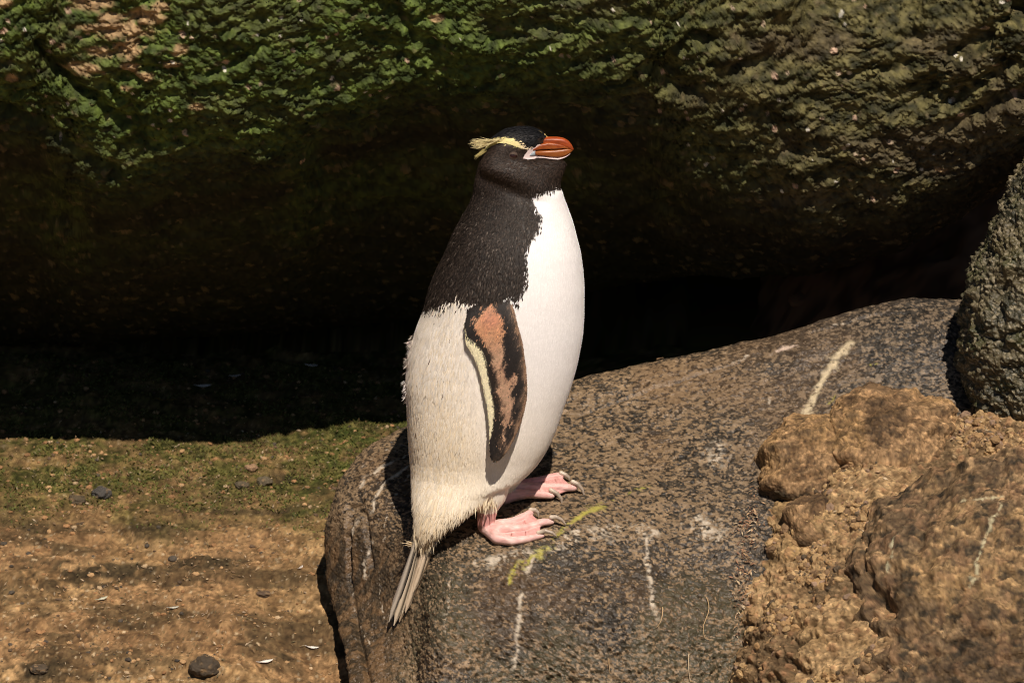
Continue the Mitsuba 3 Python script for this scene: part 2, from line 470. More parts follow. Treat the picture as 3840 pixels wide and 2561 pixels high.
def grid_from(rows, shrink_back=True, drop=.5):
    c = np.array([[WZ('V', x, y, Y) for x, y, Y in r] for r in rows])
    r3, r4 = c[:, 3], c[:, 4]
    q = np.array([[r[3], r[4]] for r in rows])
    vx, vy = Z('V', q[:, 0, :2] + .27 * (q[:, 1, :2] - q[:, 0, :2])).T
    mid = W(vx, vy, q[:, 0, 2] + .5 * (q[:, 1, 2] - q[:, 0, 2]))
    back1 = c[:, 0] + [0, .10, -.05]
    back2 = c[:, 0] + [0, .16, -.20]
    back3 = c[:, 0] + [0, .16, -drop]
    for b, k in ((back1, .06), (back2, .12), (back3, .15)):
        b[:, 0] += k * (.15 - b[:, 0]) * .5
    return np.concatenate([back3[:, None], back2[:, None], back1[:, None], c[:, :4], mid[:, None], r4[:, None]], 1)


def build_slab():
    v, f = sheet(grid_from(SLAB), lambda q: np.where(q < 13.3, .0018, .015), lambda q: np.where(q < 2.5, .03, np.where(q < 7.85, .0018, .015)), 9)
    f, n = face_camera(v, f)
    p = v.copy()
    d = 0.016 * (fbm(p * 9, 3, 101) - .5) + 0.006 * (fbm(p * 32, 3, 111) - .5)
    front = ss(.0, -.14, p[:, 1]) * ss(-.30, -.2, p[:, 0])        # coarser, pitted front
    leftf = ss(-.12, -.2, p[:, 0])
    gr = fbm(p * [150, 190, 260], 3, 121)
    d += (0.0034 + .0028 * front) * (gr - .5) + .008 * (fbm(p * [60, 75, 90], 3, 122) - .5) * (.4 + .6 * front)
    w, r = worley(p * [95, 120, 140], 8)
    d -= .0042 * ss(.42, .15, w) * (r > .55) * (.35 + .65 * front)
    d += .003 * leftf * (fbm(p * [120, 120, 18], 3, 131) - .5)   # flow lines down the flank
    v = v + n * d[:, None]
    pick = Picker(v)
    # cracks on the left flank
    for pts, wd, dp in [([(800, 1160), (835, 1180), (845, 1250), (850, 1300)], .004, .007), ([(800, 1230), (800, 1330), (815, 1420), (850, 1560)], .004, .008),
                        ([(960, 1300), (958, 1400), (955, 1500), (960, 1568)], .005, .0015), ([(825, 1155), (805, 1165), (800, 1200)], .006, .010),
                        ([(1330, 950), (1500, 890), (1700, 830)], .004, .003), ([(1860, 760), (2000, 720), (2080, 715)], .003, .004)]:
        line = pick(Z('V', pts))
        dd, t = polydist(v + .004 * (fbm(p * 50, 2, 140)[:, None] - .5), line)
        v = v - n * (dp * np.exp(-(dd / wd) ** 2))[:, None]
    # dark weathering rind with the tan stone showing through in small flecks
    st = .55 * fbm(p * [320, 340, 430] + 3, 2, 151) + .45 * fbm(p * [150, 170, 230], 2, 152)
    st2 = fbm(p * [60, 70, 90], 3, 161)
    big = fbm(p * [8, 6, 6], 3, 171)
    topm = ss(-.12, .05, p[:, 1])
    thr = .505 + .17 * (big - .5) * 2 + .10 * (st2 - .5) - .045 * topm
    thr = thr + .022 + .03 * ss(.1, .45, p[:, 0]) * topm
    tan = ss(thr - .015, thr + .045, st) * (.45 + .55 * st2)
    rind = lerp([.017, .0165, .0155], [.064, .056, .047], ss(.3, .75, .5 * noise(p * 170, 181) + .5 * st2))
    tanc = lerp([.17, .130, .090], [.40, .312, .22], noise(p * 210, 182))
    col = lerp(rind, tanc, tan)
    col = lerp(col, [.19, .120, .066], .34 * ss(.50, .68, fbm(p * [7, 6, 6] + 7, 3, 183)) * (.4 + .6 * st))
    # the brown edge at the crest, moss low on the front
    col = lerp(col, lerp([.045, .05, .03], [.11, .10, .065], noise(p * 220, 185)), .72 * front * ss(.40, .58, fbm(p * 7 + 4, 3, 184)) * ss(.62, .4, st))
    lf = leftf * ss(.02, -.06, p[:, 2])
    col = lerp(col, lerp([.032, .025, .017], [.13, .085, .048], ss(.42, .64, fbm(p * [95, 95, 14], 3, 186))), .78 * lf)
    grey = ss(.22, .5, p[:, 0]) * topm
    col = lerp(col, col * [.85, .92, 1.05], grey)
    col = guano(col, v, pick, SLAB_STROKES)
    col *= (.8 + .4 * noise(p * 420, 187))[:, None]
    col *= [.96, .90, .82]
    add('slab_boulder', (v, f), 'rock_surface', col, label='long rounded dark boulder with tan flecks and white streaks under the penguin', category='boulder')
    return v, f, pick


SV, SF, s_pick = build_slab()
SN = vnormals(SV, SF)
SN *= np.sign((SN * (CAM - SV)).sum(1).mean())
s_tree = cKDTree(SV)

# ------------------------------------------------------------------ the mossy boulder that leans over
BROW = [(-900, 230, 760, .95), (-300, 230, 770, .95), (0, 228, 775, .95), (150, 310, 775, .95), (300, 372, 772, .95), (450, 325, 765, .95), (620, 288, 755, .95),
        (760, 205, 745, .95), (900, 168, 730, .95), (1060, 172, 712, .94), (1300, 188, 668, .92), (1480, 205, 640, .90), (1560, 285, 625, .88), (1700, 388, 602, .86),
        (1900, 468, 565, .82), (2050, 452, 522, .78), (2200, 395, 445, .72), (2351, 300, 335, .66), (2600, 130, 160, .6), (3100, -150, -120, .55)]


_b = np.array(BROW, float)
_x = np.concatenate([[-900, -500, -200], np.arange(-60, 2420, 38), [2520, 2700, 3100]])
_d = np.column_stack([PchipInterpolator(_b[:, 0], _b[:, c])(_x) for c in (1, 2, 3)])
_j = np.convolve(np.random.default_rng(3).normal(0, 1, len(_x)), [.25, .6, .6, .25], 'same')
_d[:, 0] += 14 * _j * ((_x > -100) & (_x < 2300))
DENSE = np.column_stack([_x, _d])


def build_overhang():
    cols = []
    for vx, vb, ve, ye in DENSE:
        v_b = (1240 - vb) * .000629 - .0117
        t = max(.25, (v_b - .122 - .024 * float(ss(520, 950, vx))) / .64)
        yb = .65 + .055 * float(ss(520, 950, vx)) - .55 * t
        b = WZ('V', vx, vb, yb)
        e = WZ('V', vx, ve, ye)
        Lb = np.linalg.norm((e - b)[1:])
        k = float(np.clip(Lb / .55, .22, 1.0))
        ss_ = np.linspace(-.34, .20, 109) * k
        ang = np.radians(34.5 + np.where(ss_ < 0, 105, 110) * ss_ / k * np.where(ss_ < 0, 1, 1))
        st = ss_[1] - ss_[0]
        path = np.cumsum(np.column_stack([np.sin(ang), -np.cos(ang)]) * st, 0)
        path -= path[np.argmin(np.abs(ss_))]
        A = [b + [0, *path[np.argmin(np.abs(ss_ - q * k))]] for q in (-.34, -.22, -.12, -.05, .0, .06, .13, .20)]
        last = A[-1]
        und = [last + (e - last) * q + [0, -.035 * k * 4 * q * (1 - q) * .5, -.035 * k * 4 * q * (1 - q)] for q in (.33, .67)]
        rows = [b + [0, 1.2, -.6], b + [0, 1.15, .30], b + [0, .75, .72], A[0] + [0, .22, .26], A[0] + [0, .035, .10], *A, *und, e,
                e + [0, .12, .03], e + [0, .5, .05], e + [0, .75, -.25]]
        cols.append(rows)
    nc = len(cols)
    v, f = sheet(np.array(cols), lambda q: np.where((q < 2.4) | (q > nc - 3.4), .012, .0023), lambda q: np.where(q < 4.2, .03, np.where(q < 10.6, .0022, np.where(q < 15, .006, .03))))
    # keep the sampling across coarse outside the picture
    f, n = face_camera(v, f, np.arange(len(v))[(np.abs(v[:, 0]) < .7) & (v[:, 2] > .1) & (v[:, 2] < .7)])
    p = v.copy()
    top = p[:, 2]
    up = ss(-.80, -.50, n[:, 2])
    d = .030 * (fbm(p * [6, 6, 8], 3, 201) - .5) * (.4 + .6 * up) + .026 * (fbm(p * [16, 16, 22], 3, 202) - .5) * (.5 + .5 * up)
    warp = np.stack([fbm(p * 14, 2, sd) for sd in (203, 204, 205)], 1) - .5
    ax = (p + .035 * warp) @ np.array([[.92, .1, .38], [0, 1, 0], [-.38, 0, .92]]).T
    cl = billow(ax * [34, 42, 46], 3, 211)
    d += .013 * (cl - .45) * (.45 + .55 * up)
    wp, rp = worley(ax * [24, 30, 36], 15)
    d -= .024 * np.clip(.50 - wp, 0, 1) * (rp < .30) * (.3 + .7 * up)
    ax = (p + n * d[:, None] + .035 * warp) @ np.array([[.92, .1, .38], [0, 1, 0], [-.38, 0, .92]]).T
    w, r = worley(ax * [118, 128, 135], 12)
    d += .0062 * np.clip(.75 - w, 0, 1) * (.4 + .6 * r) * (.5 + .5 * up)
    d += .010 * (fbm(ax * [80, 90, 110], 3, 221) - .5) + .004 * (noise(p * 330, 222) - .5)
    v = v + n * d[:, None]
    pick = Picker(v[::2])
    for pts, wd, dp in [([(95, 110), (150, 170), (200, 220), (290, 300)], 0.0115, 0.0232), ([(330, 330), (300, 250), (240, 200)], 0.0115, 0.0126), ([(480, 175), (540, 140), (610, 110)], 0.0080, 0.0148),
                        ([(2345, 20), (2260, 80), (2190, 130), (2110, 215)], 0.0138, 0.0253), ([(2351, 120), (2270, 180), (2170, 245)], 0.0115, 0.0211), ([(2351, 215), (2290, 225), (2180, 300)], 0.0115, 0.0190),
                        ([(1535, 165), (1550, 130), (1600, 90), (1640, 95)], 0.0115, 0.0232), ([(1500, 160), (1540, 200), (1600, 215)], 0.0138, 0.0211), ([(1700, 60), (1730, 100)], 0.0115, 0.0148),
                        ([(1760, 150), (1700, 170)], 0.0138, 0.0211), ([(1120, 100), (1180, 60), (1300, 70)], 0.0092, 0.0126), ([(1950, 180), (2080, 150)], 0.0115, 0.0148), ([(1740, 255), (1800, 300)], 0.0115, 0.0169),
                        ([(900, 20), (960, 90), (1010, 110)], 0.0092, 0.0126), ([(0, 260), (90, 290), (180, 350), (260, 400)], 0.0138, 0.0190)]:
        line = pick(Z('V', pts))
        lo, hi = line.min(0) - .05, line.max(0) + .05
        i = np.nonzero(((v > lo) & (v < hi)).all(1))[0]
        dd, t = polydist(v[i] + .016 * (fbm(p[i] * 35, 2, 140)[:, None] - .5), line)
        v[i] -= n[i] * (dp * np.exp(-(dd / wd) ** 2))[:, None]
    a = fbm(p * [3.2, 3, 5], 3, 231)
    b = fbm(v * 60, 3, 241)
    g = noise(v * 210, 251)
    east = ss(-.05, .45, p[:, 0] + .35 * (a - .5))
    green = lerp([.028, .048, .008], [.100, .150, .030], ss(.3, .7, b))
    olive = lerp([.022, .024, .007], [.125, .116, .048], ss(.3, .7, b))
    brown = lerp([.045, .034, .020], [.15, .115, .075], b)
    col = lerp(green, olive, east)
    col = lerp(col, brown, ss(.50, .68, fbm(p * [9, 9, 12] + 5, 3, 261)) * (.22 + .33 * east))
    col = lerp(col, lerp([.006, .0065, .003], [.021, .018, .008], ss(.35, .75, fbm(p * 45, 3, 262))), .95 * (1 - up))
    col = lerp(col, [.16, .13, .075], .5 * ss(.68, .8, fbm(p * [90, 90, 110], 2, 263)))
    # bare tan stone
    for x, y, rx, ry in [(215, 8, 60, 18), (265, 70, 95, 22), (290, 115, 40, 25), (225, 120, 28, 20), (330, 40, 50, 22), (370, 8, 26, 14), (195, 165, 40, 18), (300, 155, 26, 14), (415, 110, 18, 16),
                         (245, 60, 40, 30), (390, 150, 26, 10), (282, 205, 16, 8), (455, 245, 18, 9), (30, 185, 14, 12), (10, 12, 26, 12), (1000, 48, 20, 10), (150, 110, 10, 10), (325, 175, 22, 12), (2160, 395, 20, 6)]:
        c = pick(Z('V', [(x, y)]))[0]
        e = (p - c) / (np.array([rx, 60, ry]) * .000629 * [1, 1, 1.05])
        k = np.nonzero((np.abs(e[:, 0]) < 1.6) & (np.abs(e[:, 2]) < 1.6) & (np.abs(p[:, 1] - c[1]) < .1))[0]
        m = ss(1.25, .55, np.hypot(e[k, 0], e[k, 2]) + 1.3 * (fbm(p[k] * [95, 95, 110], 3, 271) - .45))
        col[k] = lerp(col[k], lerp([.30, .20, .11], [.46, .33, .19], b[k]), m * .95)
    rng = np.random.default_rng(5)
    vis = np.nonzero((up > .5) & (np.abs(p[:, 0]) < .8))[0]
    for s, tone, rr in [(150, (.60, .60, .56), .0026), (130, (.42, .34, .26), .0032), (60, (.5, .36, .28), .004)]:
        t = cKDTree(p[vis])
        for c in rng.choice(vis, s, replace=False):
            for i in vis[t.query_ball_point(p[c], rr * rng.uniform(.6, 1.4))]:
                col[i] = lerp(col[i], np.array(tone), .85)
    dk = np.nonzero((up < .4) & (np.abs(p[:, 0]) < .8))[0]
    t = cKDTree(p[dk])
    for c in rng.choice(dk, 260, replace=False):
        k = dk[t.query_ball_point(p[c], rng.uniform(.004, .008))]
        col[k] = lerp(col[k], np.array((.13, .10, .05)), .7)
    col *= (grain_tone(w, r, .72, 1.30, .35) * (.75 + .5 * g))[:, None]
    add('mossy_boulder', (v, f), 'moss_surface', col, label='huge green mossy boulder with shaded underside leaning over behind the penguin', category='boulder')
    # moss leaflets that stand off the lit face
    k, w = sample(v, f, 30000, rng, weight=(up[f].min(1) > .45) * (np.abs(p[f[:, 0], 0]) < .85) * (p[f[:, 0], 2] < 1.05))
    q = (v[f[k]] * w[..., None]).sum(1)
    nn = unit((vnormals(v, f)[f[k]] * w[..., None]).sum(1) + rng.normal(0, .25, (len(k), 3)))
    tdir = unit(np.cross(nn, rng.normal(0, 1, (len(k), 3))))
    c = col[f[k, 0]]
    L = rng.uniform(.0020, .0042, len(k))
    bv, bf = blades(q, nn, tdir, L, L * .55, L * rng.uniform(.1, .7, len(k)))
    c = np.repeat(c * rng.uniform(.8, 1.5, (len(k), 1)), 5, 0)
    add_soft('mossy_boulder__moss', (bv, bf), np.repeat(nn, 5, 0), 'moss_surface', c, .5, kind='stuff')
    return v, f


OV, OF = build_overhang()

# ------------------------------------------------------------------ the earth bank and rocks at the right
BANK = [
    [(1600, 1800, -.12), (1640, 1590, -.10), (1665, 1400, -.02), (1700, 1200, .10), (1760, 1060, .19), (1880, 960, .26), (2170, 930, .28), (2500, 860, .30), (2900, 800, .3)],
    [(1650, 1800, -.27), (1680, 1610, -.22), (1715, 1430, -.13), (1752, 1240, .01), (1815, 1110, .10), (1930, 1020, .17), (2190, 965, .20), (2500, 890, .20), (2900, 830, .2)],
    [(1860, 1800, -.37), (1820, 1640, -.325), (1840, 1450, -.235), (1890, 1280, -.12), (1955, 1160, -.03), (2060, 1060, .055), (2240, 1000, .115), (2500, 930, .13), (2900, 880, .13)],
    [(2150, 1800, -.44), (2080, 1680, -.41), (2080, 1500, -.33), (2120, 1330, -.22), (2160, 1210, -.11), (2220, 1110, .01), (2330, 1050, .05), (2550, 990, .05), (2900, 950, .05)],
    [(2600, 1800, -.45), (2550, 1700, -.45), (2500, 1550, -.36), (2500, 1380, -.24), (2500, 1260, -.13), (2560, 1160, -.05), (2650, 1100, .0), (2750, 1050, .0), (3000, 1000, .0)],
    [(3200, 2000, -.55), (3200, 1900, -.55), (3200, 1700, -.5), (3200, 1500, -.4), (3200, 1400, -.3), (3200, 1300, -.2), (3200, 1200, -.1), (3200, 1150, -.1), (3300, 1100, -.1)],
]


def earth_colour(p, seed=0):
    b = fbm(p * 75, 3, 301 + seed)
    a = fbm(p * 11, 3, 311 + seed)
    g = noise(p * 330, 321 + seed)
    col = lerp([.225, .148, .080], [.45, .32, .18], ss(.3, .7, b))
    col = lerp(col, [.40, .275, .135], .7 * ss(.5, .66, fbm(p * 8 + 3, 3, 331 + seed)))
    col = lerp(col, [.085, .058, .034], .75 * ss(.50, .64, a))
    return col * ((.66 + .68 * g) * (.70 + .60 * noise(p * 160, 341 + seed)))[:, None], a, b


def build_bank():
    c = np.array([[WZ('V', *q) for q in r] for r in BANK])
    v, f = sheet(c, lambda q: np.where(q < 3.4, .0021, .02), lambda q: np.where((q > .6) & (q < 7.0), .0021, .02))
    f, n = face_camera(v, f)
    p = v.copy()
    d = .012 * strata(p, 345, 22.0) + .034 * (fbm(p * 13, 3, 341) - .5) + .014 * (billow(p * 34, 3, 351) - .4)
    pd = p + n * d[:, None]
    w, r = worley(pd * 85, 21)
    w2, r2 = worley(pd * 215, 22)
    d += .008 * np.clip(.7 - w, 0, 1) * (r > .5) + .0035 * np.clip(.75 - w2, 0, 1) * (.3 + .7 * r2) + .007 * (fbm(p * 130, 3, 353) - .5) + .003 * (noise(p * 330, 352) - .5)
    v = v + n * d[:, None]
    col, a, b = earth_colour(v)
    col = lerp(col, [.07, .055, .035], .8 * (r2 > .86) * ss(.5, .3, w2))
    col = lerp(col, [.30, .17, .095], .6 * (r > .75) * ss(.6, .3, w))
    col *= (grain_tone(w2, r2, .72, 1.3, .4) * (.85 + .3 * r))[:, None]
    pk = Picker(v)
    for pts, wd, dp in [([(1765, 1235), (1705, 1340), (1692, 1480), (1665, 1530)], .006, .012), ([(2000, 1395), (1900, 1440), (1830, 1475), (1812, 1540)], .006, .012), ([(2351, 1055), (2200, 1112), (2060, 1165), (1960, 1240)], .007, .010),
                        ([(2240, 985), (2150, 1010), (2050, 1070), (1960, 1110)], .006, .008), ([(1760, 1500), (1850, 1545)], .005, .008), ([(2080, 1090), (2160, 1130)], .004, .006), ([(1830, 1290), (1890, 1340), (1880, 1400)], .005, .007)]:
        dd, t = polydist(v + .012 * (fbm(p * 45, 2, 140)[:, None] - .5), pk(Z('V', pts)))
        m = np.exp(-(dd / wd) ** 2)
        v = v - n * (dp * m)[:, None]
        col = lerp(col, col * .6, m)
    add('earth_bank', (v, f), 'earth_surface', col, kind='structure')
    rng = np.random.default_rng(8)
    P = P2(v)
    vis = (P[f[:, 0], 0] < 1060) & (P[f[:, 0], 1] < 700) & (P[f[:, 0], 0] > 700)
    k, w = sample(v, f, 5200, rng, weight=vis * np.clip(fbm(p[f[:, 0]] * 16, 2, 360) - .38, 0, 1) ** 2.2)
    q = (v[f[k]] * w[..., None]).sum(1)
    nn = unit((vnormals(v, f)[f[k]] * w[..., None]).sum(1))
    R = .0014 + .0062 * rng.random(len(k)) ** 4
    bv, bf = pebbles(q, nn, R, rng)
    cc = np.array([(.30, .195, .10), (.40, .28, .15), (.20, .13, .075), (.27, .19, .14), (.10, .075, .05)])[rng.choice(5, len(k), p=[.34, .3, .16, .12, .08])]
    cc = np.repeat(cc * rng.uniform(.75, 1.2, (len(k), 1)), len(ICO0.vertices), 0)
    add('earth_bank__gravel', (bv, bf), 'stone_surface', cc, smooth=False, kind='stuff')
    return v, f


BV, BF = build_bank()
b_pick = Picker(BV)

bsdf_vc('dark_rock_surface', 0.5, 0.4)
bumped('dark_rock_surface', .0020)


def rough_blob(key, rows, k, colour, amps, label, cat='rock', step=.0024, nt=None, sup=2.3, bsdf='stone_surface', strokes=None, group=None, edits=None, tilt=None):
    v, f = ring_blob(rows, k, nt=nt or 300, step=step, sup=sup)
    n = vnormals(v, f)
    p = v.copy()
    d, tone = 0, 1
    for sc, am, kind, sd in amps:
        s = np.asarray(sc, float)
        if kind == 'f': d = d + am * (fbm(p * s, 3, sd) - .5)
        elif kind == 't': d = d + am * strata(p, sd, sc)
        elif kind == 'g':
            w, r = worley((p + n * np.broadcast_to(d, len(p))[:, None]) * s, sd)
            d = d + am * np.clip(.75 - w, 0, 1) * (.4 + .6 * r)
            tone = tone * grain_tone(w, r, .72, 1.3, .38)
        elif kind == 'b': d = d + am * (billow(p * s, 3, sd) - .4)
        else:
            w, r = worley(p * s, sd)
            d = d + am * np.clip(.7 - w, 0, 1) * (r > .3)
    v = v + n * np.broadcast_to(d, len(v))[:, None]
    if edits is not None: v = edits(v, n, p)
    col = colour(v, n) * np.broadcast_to(tone, len(p))[:, None]
    if strokes: col = guano(col, v, Picker(v), strokes)
    add(key, (v, f), bsdf, col, label=label, category=cat, group=group)
    return v, f


def dark_rock_colour(p, n):
    a = fbm(p * [22, 22, 26], 3, 401)
    st = fbm(p * [230, 230, 260], 3, 411)
    col = lerp([.026, .027, .017], [.085, .078, .050], ss(.3, .7, fbm(p * 60, 3, 402)))
    col = lerp(col, [.05, .056, .020], .6 * ss(.5, .62, a))
    col = lerp(col, [.105, .085, .045], .5 * ss(.50, .66, fbm(p * [16, 16, 20] + 3, 3, 405)))
    col = lerp(col, [.26, .23, .16], .9 * ss(.56, .66, st))
    return col * (.7 + .6 * noise(p * 330, 403))[:, None]


def groove(v, n, p, list_):
    pick = Picker(v)
    for pts, wd, dp in list_:
        line = pick(Z('V', pts))
        dd, t = polydist(v + .008 * (fbm(p * 50, 2, 140)[:, None] - .5), line)
        v = v - n * (dp * np.exp(-(dd / wd) ** 2))[:, None]
    return v


rough_blob('dark_boulder', [(330, 2420, 2440, 0.280, .004), (360, 2365, 2560, 0.280, .06), (420, 2325, 2640, 0.280, .09), (480, 2298, 2690, 0.270, .11), (560, 2268, 2720, 0.260, .125), (620, 2232, 2730, 0.260, .13), (690, 2216, 2740, 0.250, .135), (740, 2202, 2740, 0.250, .135), (800, 2197, 2740, 0.250, .135), (860, 2200, 2730, 0.250, .13), (910, 2212, 2720, 0.250, .125), (960, 2228, 2700, 0.260, .12), (1030, 2270, 2650, 0.260, .10), (1080, 2400, 2500, 0.260, .02)],
           'V', dark_rock_colour, [(9, .026, 'f', 421), (30, .018, 'b', 422), ([60, 60, 80], .010, 'f', 424), (150, .009, 'w', 423), (300, .005, 'f', 425)],
           'dark olive grey rough boulder cut by the edge beside the earth bank', 'boulder', step=.0021, nt=360, sup=2.6, bsdf='dark_rock_surface',
           edits=lambda v, n, p: groove(v, n, p, [([(2330, 620), (2290, 680), (2300, 740)], .006, .012), ([(2260, 590), (2245, 640), (2235, 700), (2240, 760)], .005, .009), ([(2340, 760), (2300, 780), (2260, 775)], .005, .009)]))


def brown_colour(p, n):
    col, a, b = earth_colour(p, 40)
    col = col * [.76, .71, .69]
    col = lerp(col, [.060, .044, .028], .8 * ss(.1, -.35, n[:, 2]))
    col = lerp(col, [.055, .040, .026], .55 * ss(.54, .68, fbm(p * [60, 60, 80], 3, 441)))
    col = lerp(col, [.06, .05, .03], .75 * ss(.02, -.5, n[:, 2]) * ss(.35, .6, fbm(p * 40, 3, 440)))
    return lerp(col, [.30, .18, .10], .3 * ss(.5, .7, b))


AMP_B = [(9, .034, 'f', 431), ([24, 24, 30], .010, 'b', 432), (110, .004, 'g', 433), (22, .014, 't', 436), ([100, 100, 150], .006, 'f', 434), (225, .003, 'g', 435)]
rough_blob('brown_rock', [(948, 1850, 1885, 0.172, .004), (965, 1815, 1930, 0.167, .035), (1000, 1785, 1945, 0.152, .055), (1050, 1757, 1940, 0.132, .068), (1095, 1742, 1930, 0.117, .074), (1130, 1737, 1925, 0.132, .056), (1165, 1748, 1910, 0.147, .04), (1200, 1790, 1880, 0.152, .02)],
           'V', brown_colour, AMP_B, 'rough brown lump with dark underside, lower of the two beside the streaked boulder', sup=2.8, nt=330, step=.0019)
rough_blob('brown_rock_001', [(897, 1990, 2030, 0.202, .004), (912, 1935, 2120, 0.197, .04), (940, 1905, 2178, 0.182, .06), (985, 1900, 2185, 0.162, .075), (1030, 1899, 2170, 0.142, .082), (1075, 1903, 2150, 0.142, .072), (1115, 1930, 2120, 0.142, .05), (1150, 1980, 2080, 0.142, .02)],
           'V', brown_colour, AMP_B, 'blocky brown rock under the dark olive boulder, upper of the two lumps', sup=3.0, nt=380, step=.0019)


def russet_colour(p, n):
    col, a, b = earth_colour(p, 60)
    col = lerp(col * [.86, .80, .77], [.095, .064, .038], .8 * ss(.45, .60, .6 * fbm(p * 16, 3, 450) + .4 * fbm(p * 48, 3, 453)))
    col = lerp(col, [.035, .028, .018], .85 * ss(.54, .68, fbm(p * 70, 3, 451)))
    return lerp(col, [.27, .155, .085], .45 * ss(.55, .7, fbm(p * [60, 60, 60] + 4, 2, 452))) * [.92, .96, 1.0]


rough_blob('russet_boulder', [(1040, 2400, 2470, -0.028, .01), (1060, 2290, 2580, -0.038, .05), (1100, 2190, 2680, -0.058, .09), (1150, 2085, 2740, -0.088, .12), (1210, 2000, 2780, -0.118, .145), (1280, 1955, 2800, -0.148, .16), (1360, 1950, 2810, -0.188, .17), (1450, 1930, 2820, -0.228, .17), (1568, 1900, 2820, -0.268, .17), (1700, 1900, 2820, -0.298, .15), (1800, 1950, 2750, -0.318, .08)],
           'V', russet_colour, [(6, .05, 'f', 461), (15, .022, 'b', 462), (100, .005, 'g', 463), (20, .016, 't', 466), ([55, 55, 70], .012, 'f', 464), (205, .0035, 'g', 465)],
           'big pitted russet brown boulder with pale streaks on the earth bank', 'boulder', step=.0023, nt=480, sup=2.3,
           strokes=[('V', [(2300, 1148), (2262, 1230), (2240, 1290), (2225, 1355)], .0045, (.46, .43, .30), .55), ('V', [(2205, 1148), (2250, 1140), (2308, 1138)], .004, (.46, .43, .30), .6), ('V', [(2052, 1225), (2045, 1260), (2040, 1315)], .004, (.44, .42, .30), .4)],
           edits=lambda v, n, p: groove(v, n, p, [([(2010, 1375), (2035, 1395)], .014, .025), ([(1985, 1240), (1975, 1290), (2000, 1350)], .008, .01), ([(2120, 1200), (2100, 1280)], .01, .008)]))
rough_blob('tan_rock', [(1150, 1860, 1900, 0.022, .004), (1165, 1835, 1945, 0.012, .03), (1195, 1822, 1975, -0.008, .045), (1225, 1832, 1975, -0.023, .045), (1255, 1850, 1950, -0.038, .035), (1280, 1880, 1920, -0.043, .01)],
           'V', brown_colour, AMP_B, 'small tan rock in the earth bank below the brown lumps', nt=160)

# ------------------------------------------------------------------ loose stones, fallen feathers, stalks
STONES = [(465, 1525, 37, 26, (.060, .048, .036), 'dark flat stone at the bottom edge of the tan ground'), (228, 1128, 26, 18, (.062, .060, .060), 'dark grey stone in the moss, farthest from the penguin'),
          (176, 1142, 24, 16, (.075, .060, .040), 'brown stone beside the dark grey stone in the moss'), (556, 1108, 20, 11, (.085, .072, .052), 'small dull stone in moss left of the streaked boulder'),
          (608, 1100, 22, 13, (.10, .085, .06), 'brown grey stone in moss nearest to the streaked boulder'), (575, 1068, 18, 10, (.26, .17, .11), 'pale tan stone in the moss near the shade edge'),
          (655, 1352, 0, 0, 0, 0), (395, 1280, 12, 8, (.08, .07, .06), 'tiny dark stone on the open tan ground'), (605, 1358, 17, 10, (.10, .07, .05), 'little dark stone on tan ground near the streaked boulder'),
          (90, 1530, 22, 14, (.07, .055, .04), 'dark stone in the bottom corner of the tan ground')]


def stone(key, c, rx, rz, tone, label, seed, group=None, sub=3):
    m = trimesh.creation.icosphere(subdivisions=sub)
    v = np.array(m.vertices)
    v = v * (1 + .5 * (fbm(v * 1.3 + seed * 3.7, 3, seed) - .5) + .25 * (billow(v * 2.4 + seed, 2, seed + 1) - .4))[:, None]
    v = v * [rx, rx * .85, rz] + c
    col = np.asarray(tone) * (.6 + .8 * fbm(v * 260, 3, seed + 2))[:, None]
    col = lerp(col, [.30, .20, .11], .5 * ss(.6, .7, fbm(v * 190, 2, seed + 3)))
    add(key, (v, m.faces), 'stone_surface', col, label=label, category='stone', group=group)


for i, (x, y, rx, ry, tone, lab) in enumerate(STONES):
    if not rx: continue
    c = g_pick(Z('V', [(x, y + ry * .55)]))[0]
    stone(numbered('stone'), c + [0, .004, ry * .000629 * .35], rx * .000629, ry * .000629 * .95, tone, lab, 500 + 7 * i)
# dim stones far in under the overhang
for i, (x, y, Y, rx, ry, tone, lab) in enumerate([(905, 795, 1.12, 48, 34, (.40, .34, .17), 'dim rounded yellowish stone in the dark gap behind the penguin'),
                                                (2150, 610, .95, 34, 26, (.42, .22, .14), 'dim reddish stone deep in the gap under the overhang, highest one'), (2080, 640, 1.0, 40, 24, (.38, .20, .12), 'dim reddish stone deep in the gap, beside the highest one'),
                                                (1850, 692, 1.0, 44, 22, (.34, .18, .11), 'dim brown stone low in the gap above the boulder crest'), (1950, 660, 1.1, 50, 26, (.34, .17, .11), 'dim brown stone in the middle of the dark gap'),
                                                (2200, 650, .9, 26, 18, (.5, .38, .28), 'dim stone in the gap next to the dark olive boulder')]):
    c = WZ('V', x, y, Y)
    stone(numbered('cave_stone'), c, rx * .00068, ry * .00068, tone, lab, 700 + 5 * i)
# the dark floor and rear of the hollow rise behind the slab so that these stones have a footing
def build_scree():
    xs, ys = np.linspace(.12, 1.7, 130), np.linspace(.5, 1.9, 90)
    X, Y = np.meshgrid(xs, ys, indexing='ij')
    z = -.06 + .10 * (Y - .5) - .25 * ss(.75, .12, X) + ss(.05, .7, X) * (.19 + .22 * (Y - .6)) + .07 * (fbm(np.stack([X * 6, Y * 6, 0 * X], -1), 3, 801) - .5) + .02 * (fbm(np.stack([X * 30, Y * 30, 0 * X], -1), 3, 802) - .5)
    v = np.stack([X, Y, z], -1).reshape(-1, 3)
    f = grid_faces(len(xs), len(ys))
    if vnormals(v, f)[:, 2].mean() < 0: f = f[:, ::-1]
    col = lerp([.10, .055, .035], [.30, .165, .10], ss(.35, .65, fbm(v * 30, 3, 803)))
    add('hollow_ground', (v, f), 'earth_surface', col, kind='structure')


build_scree()


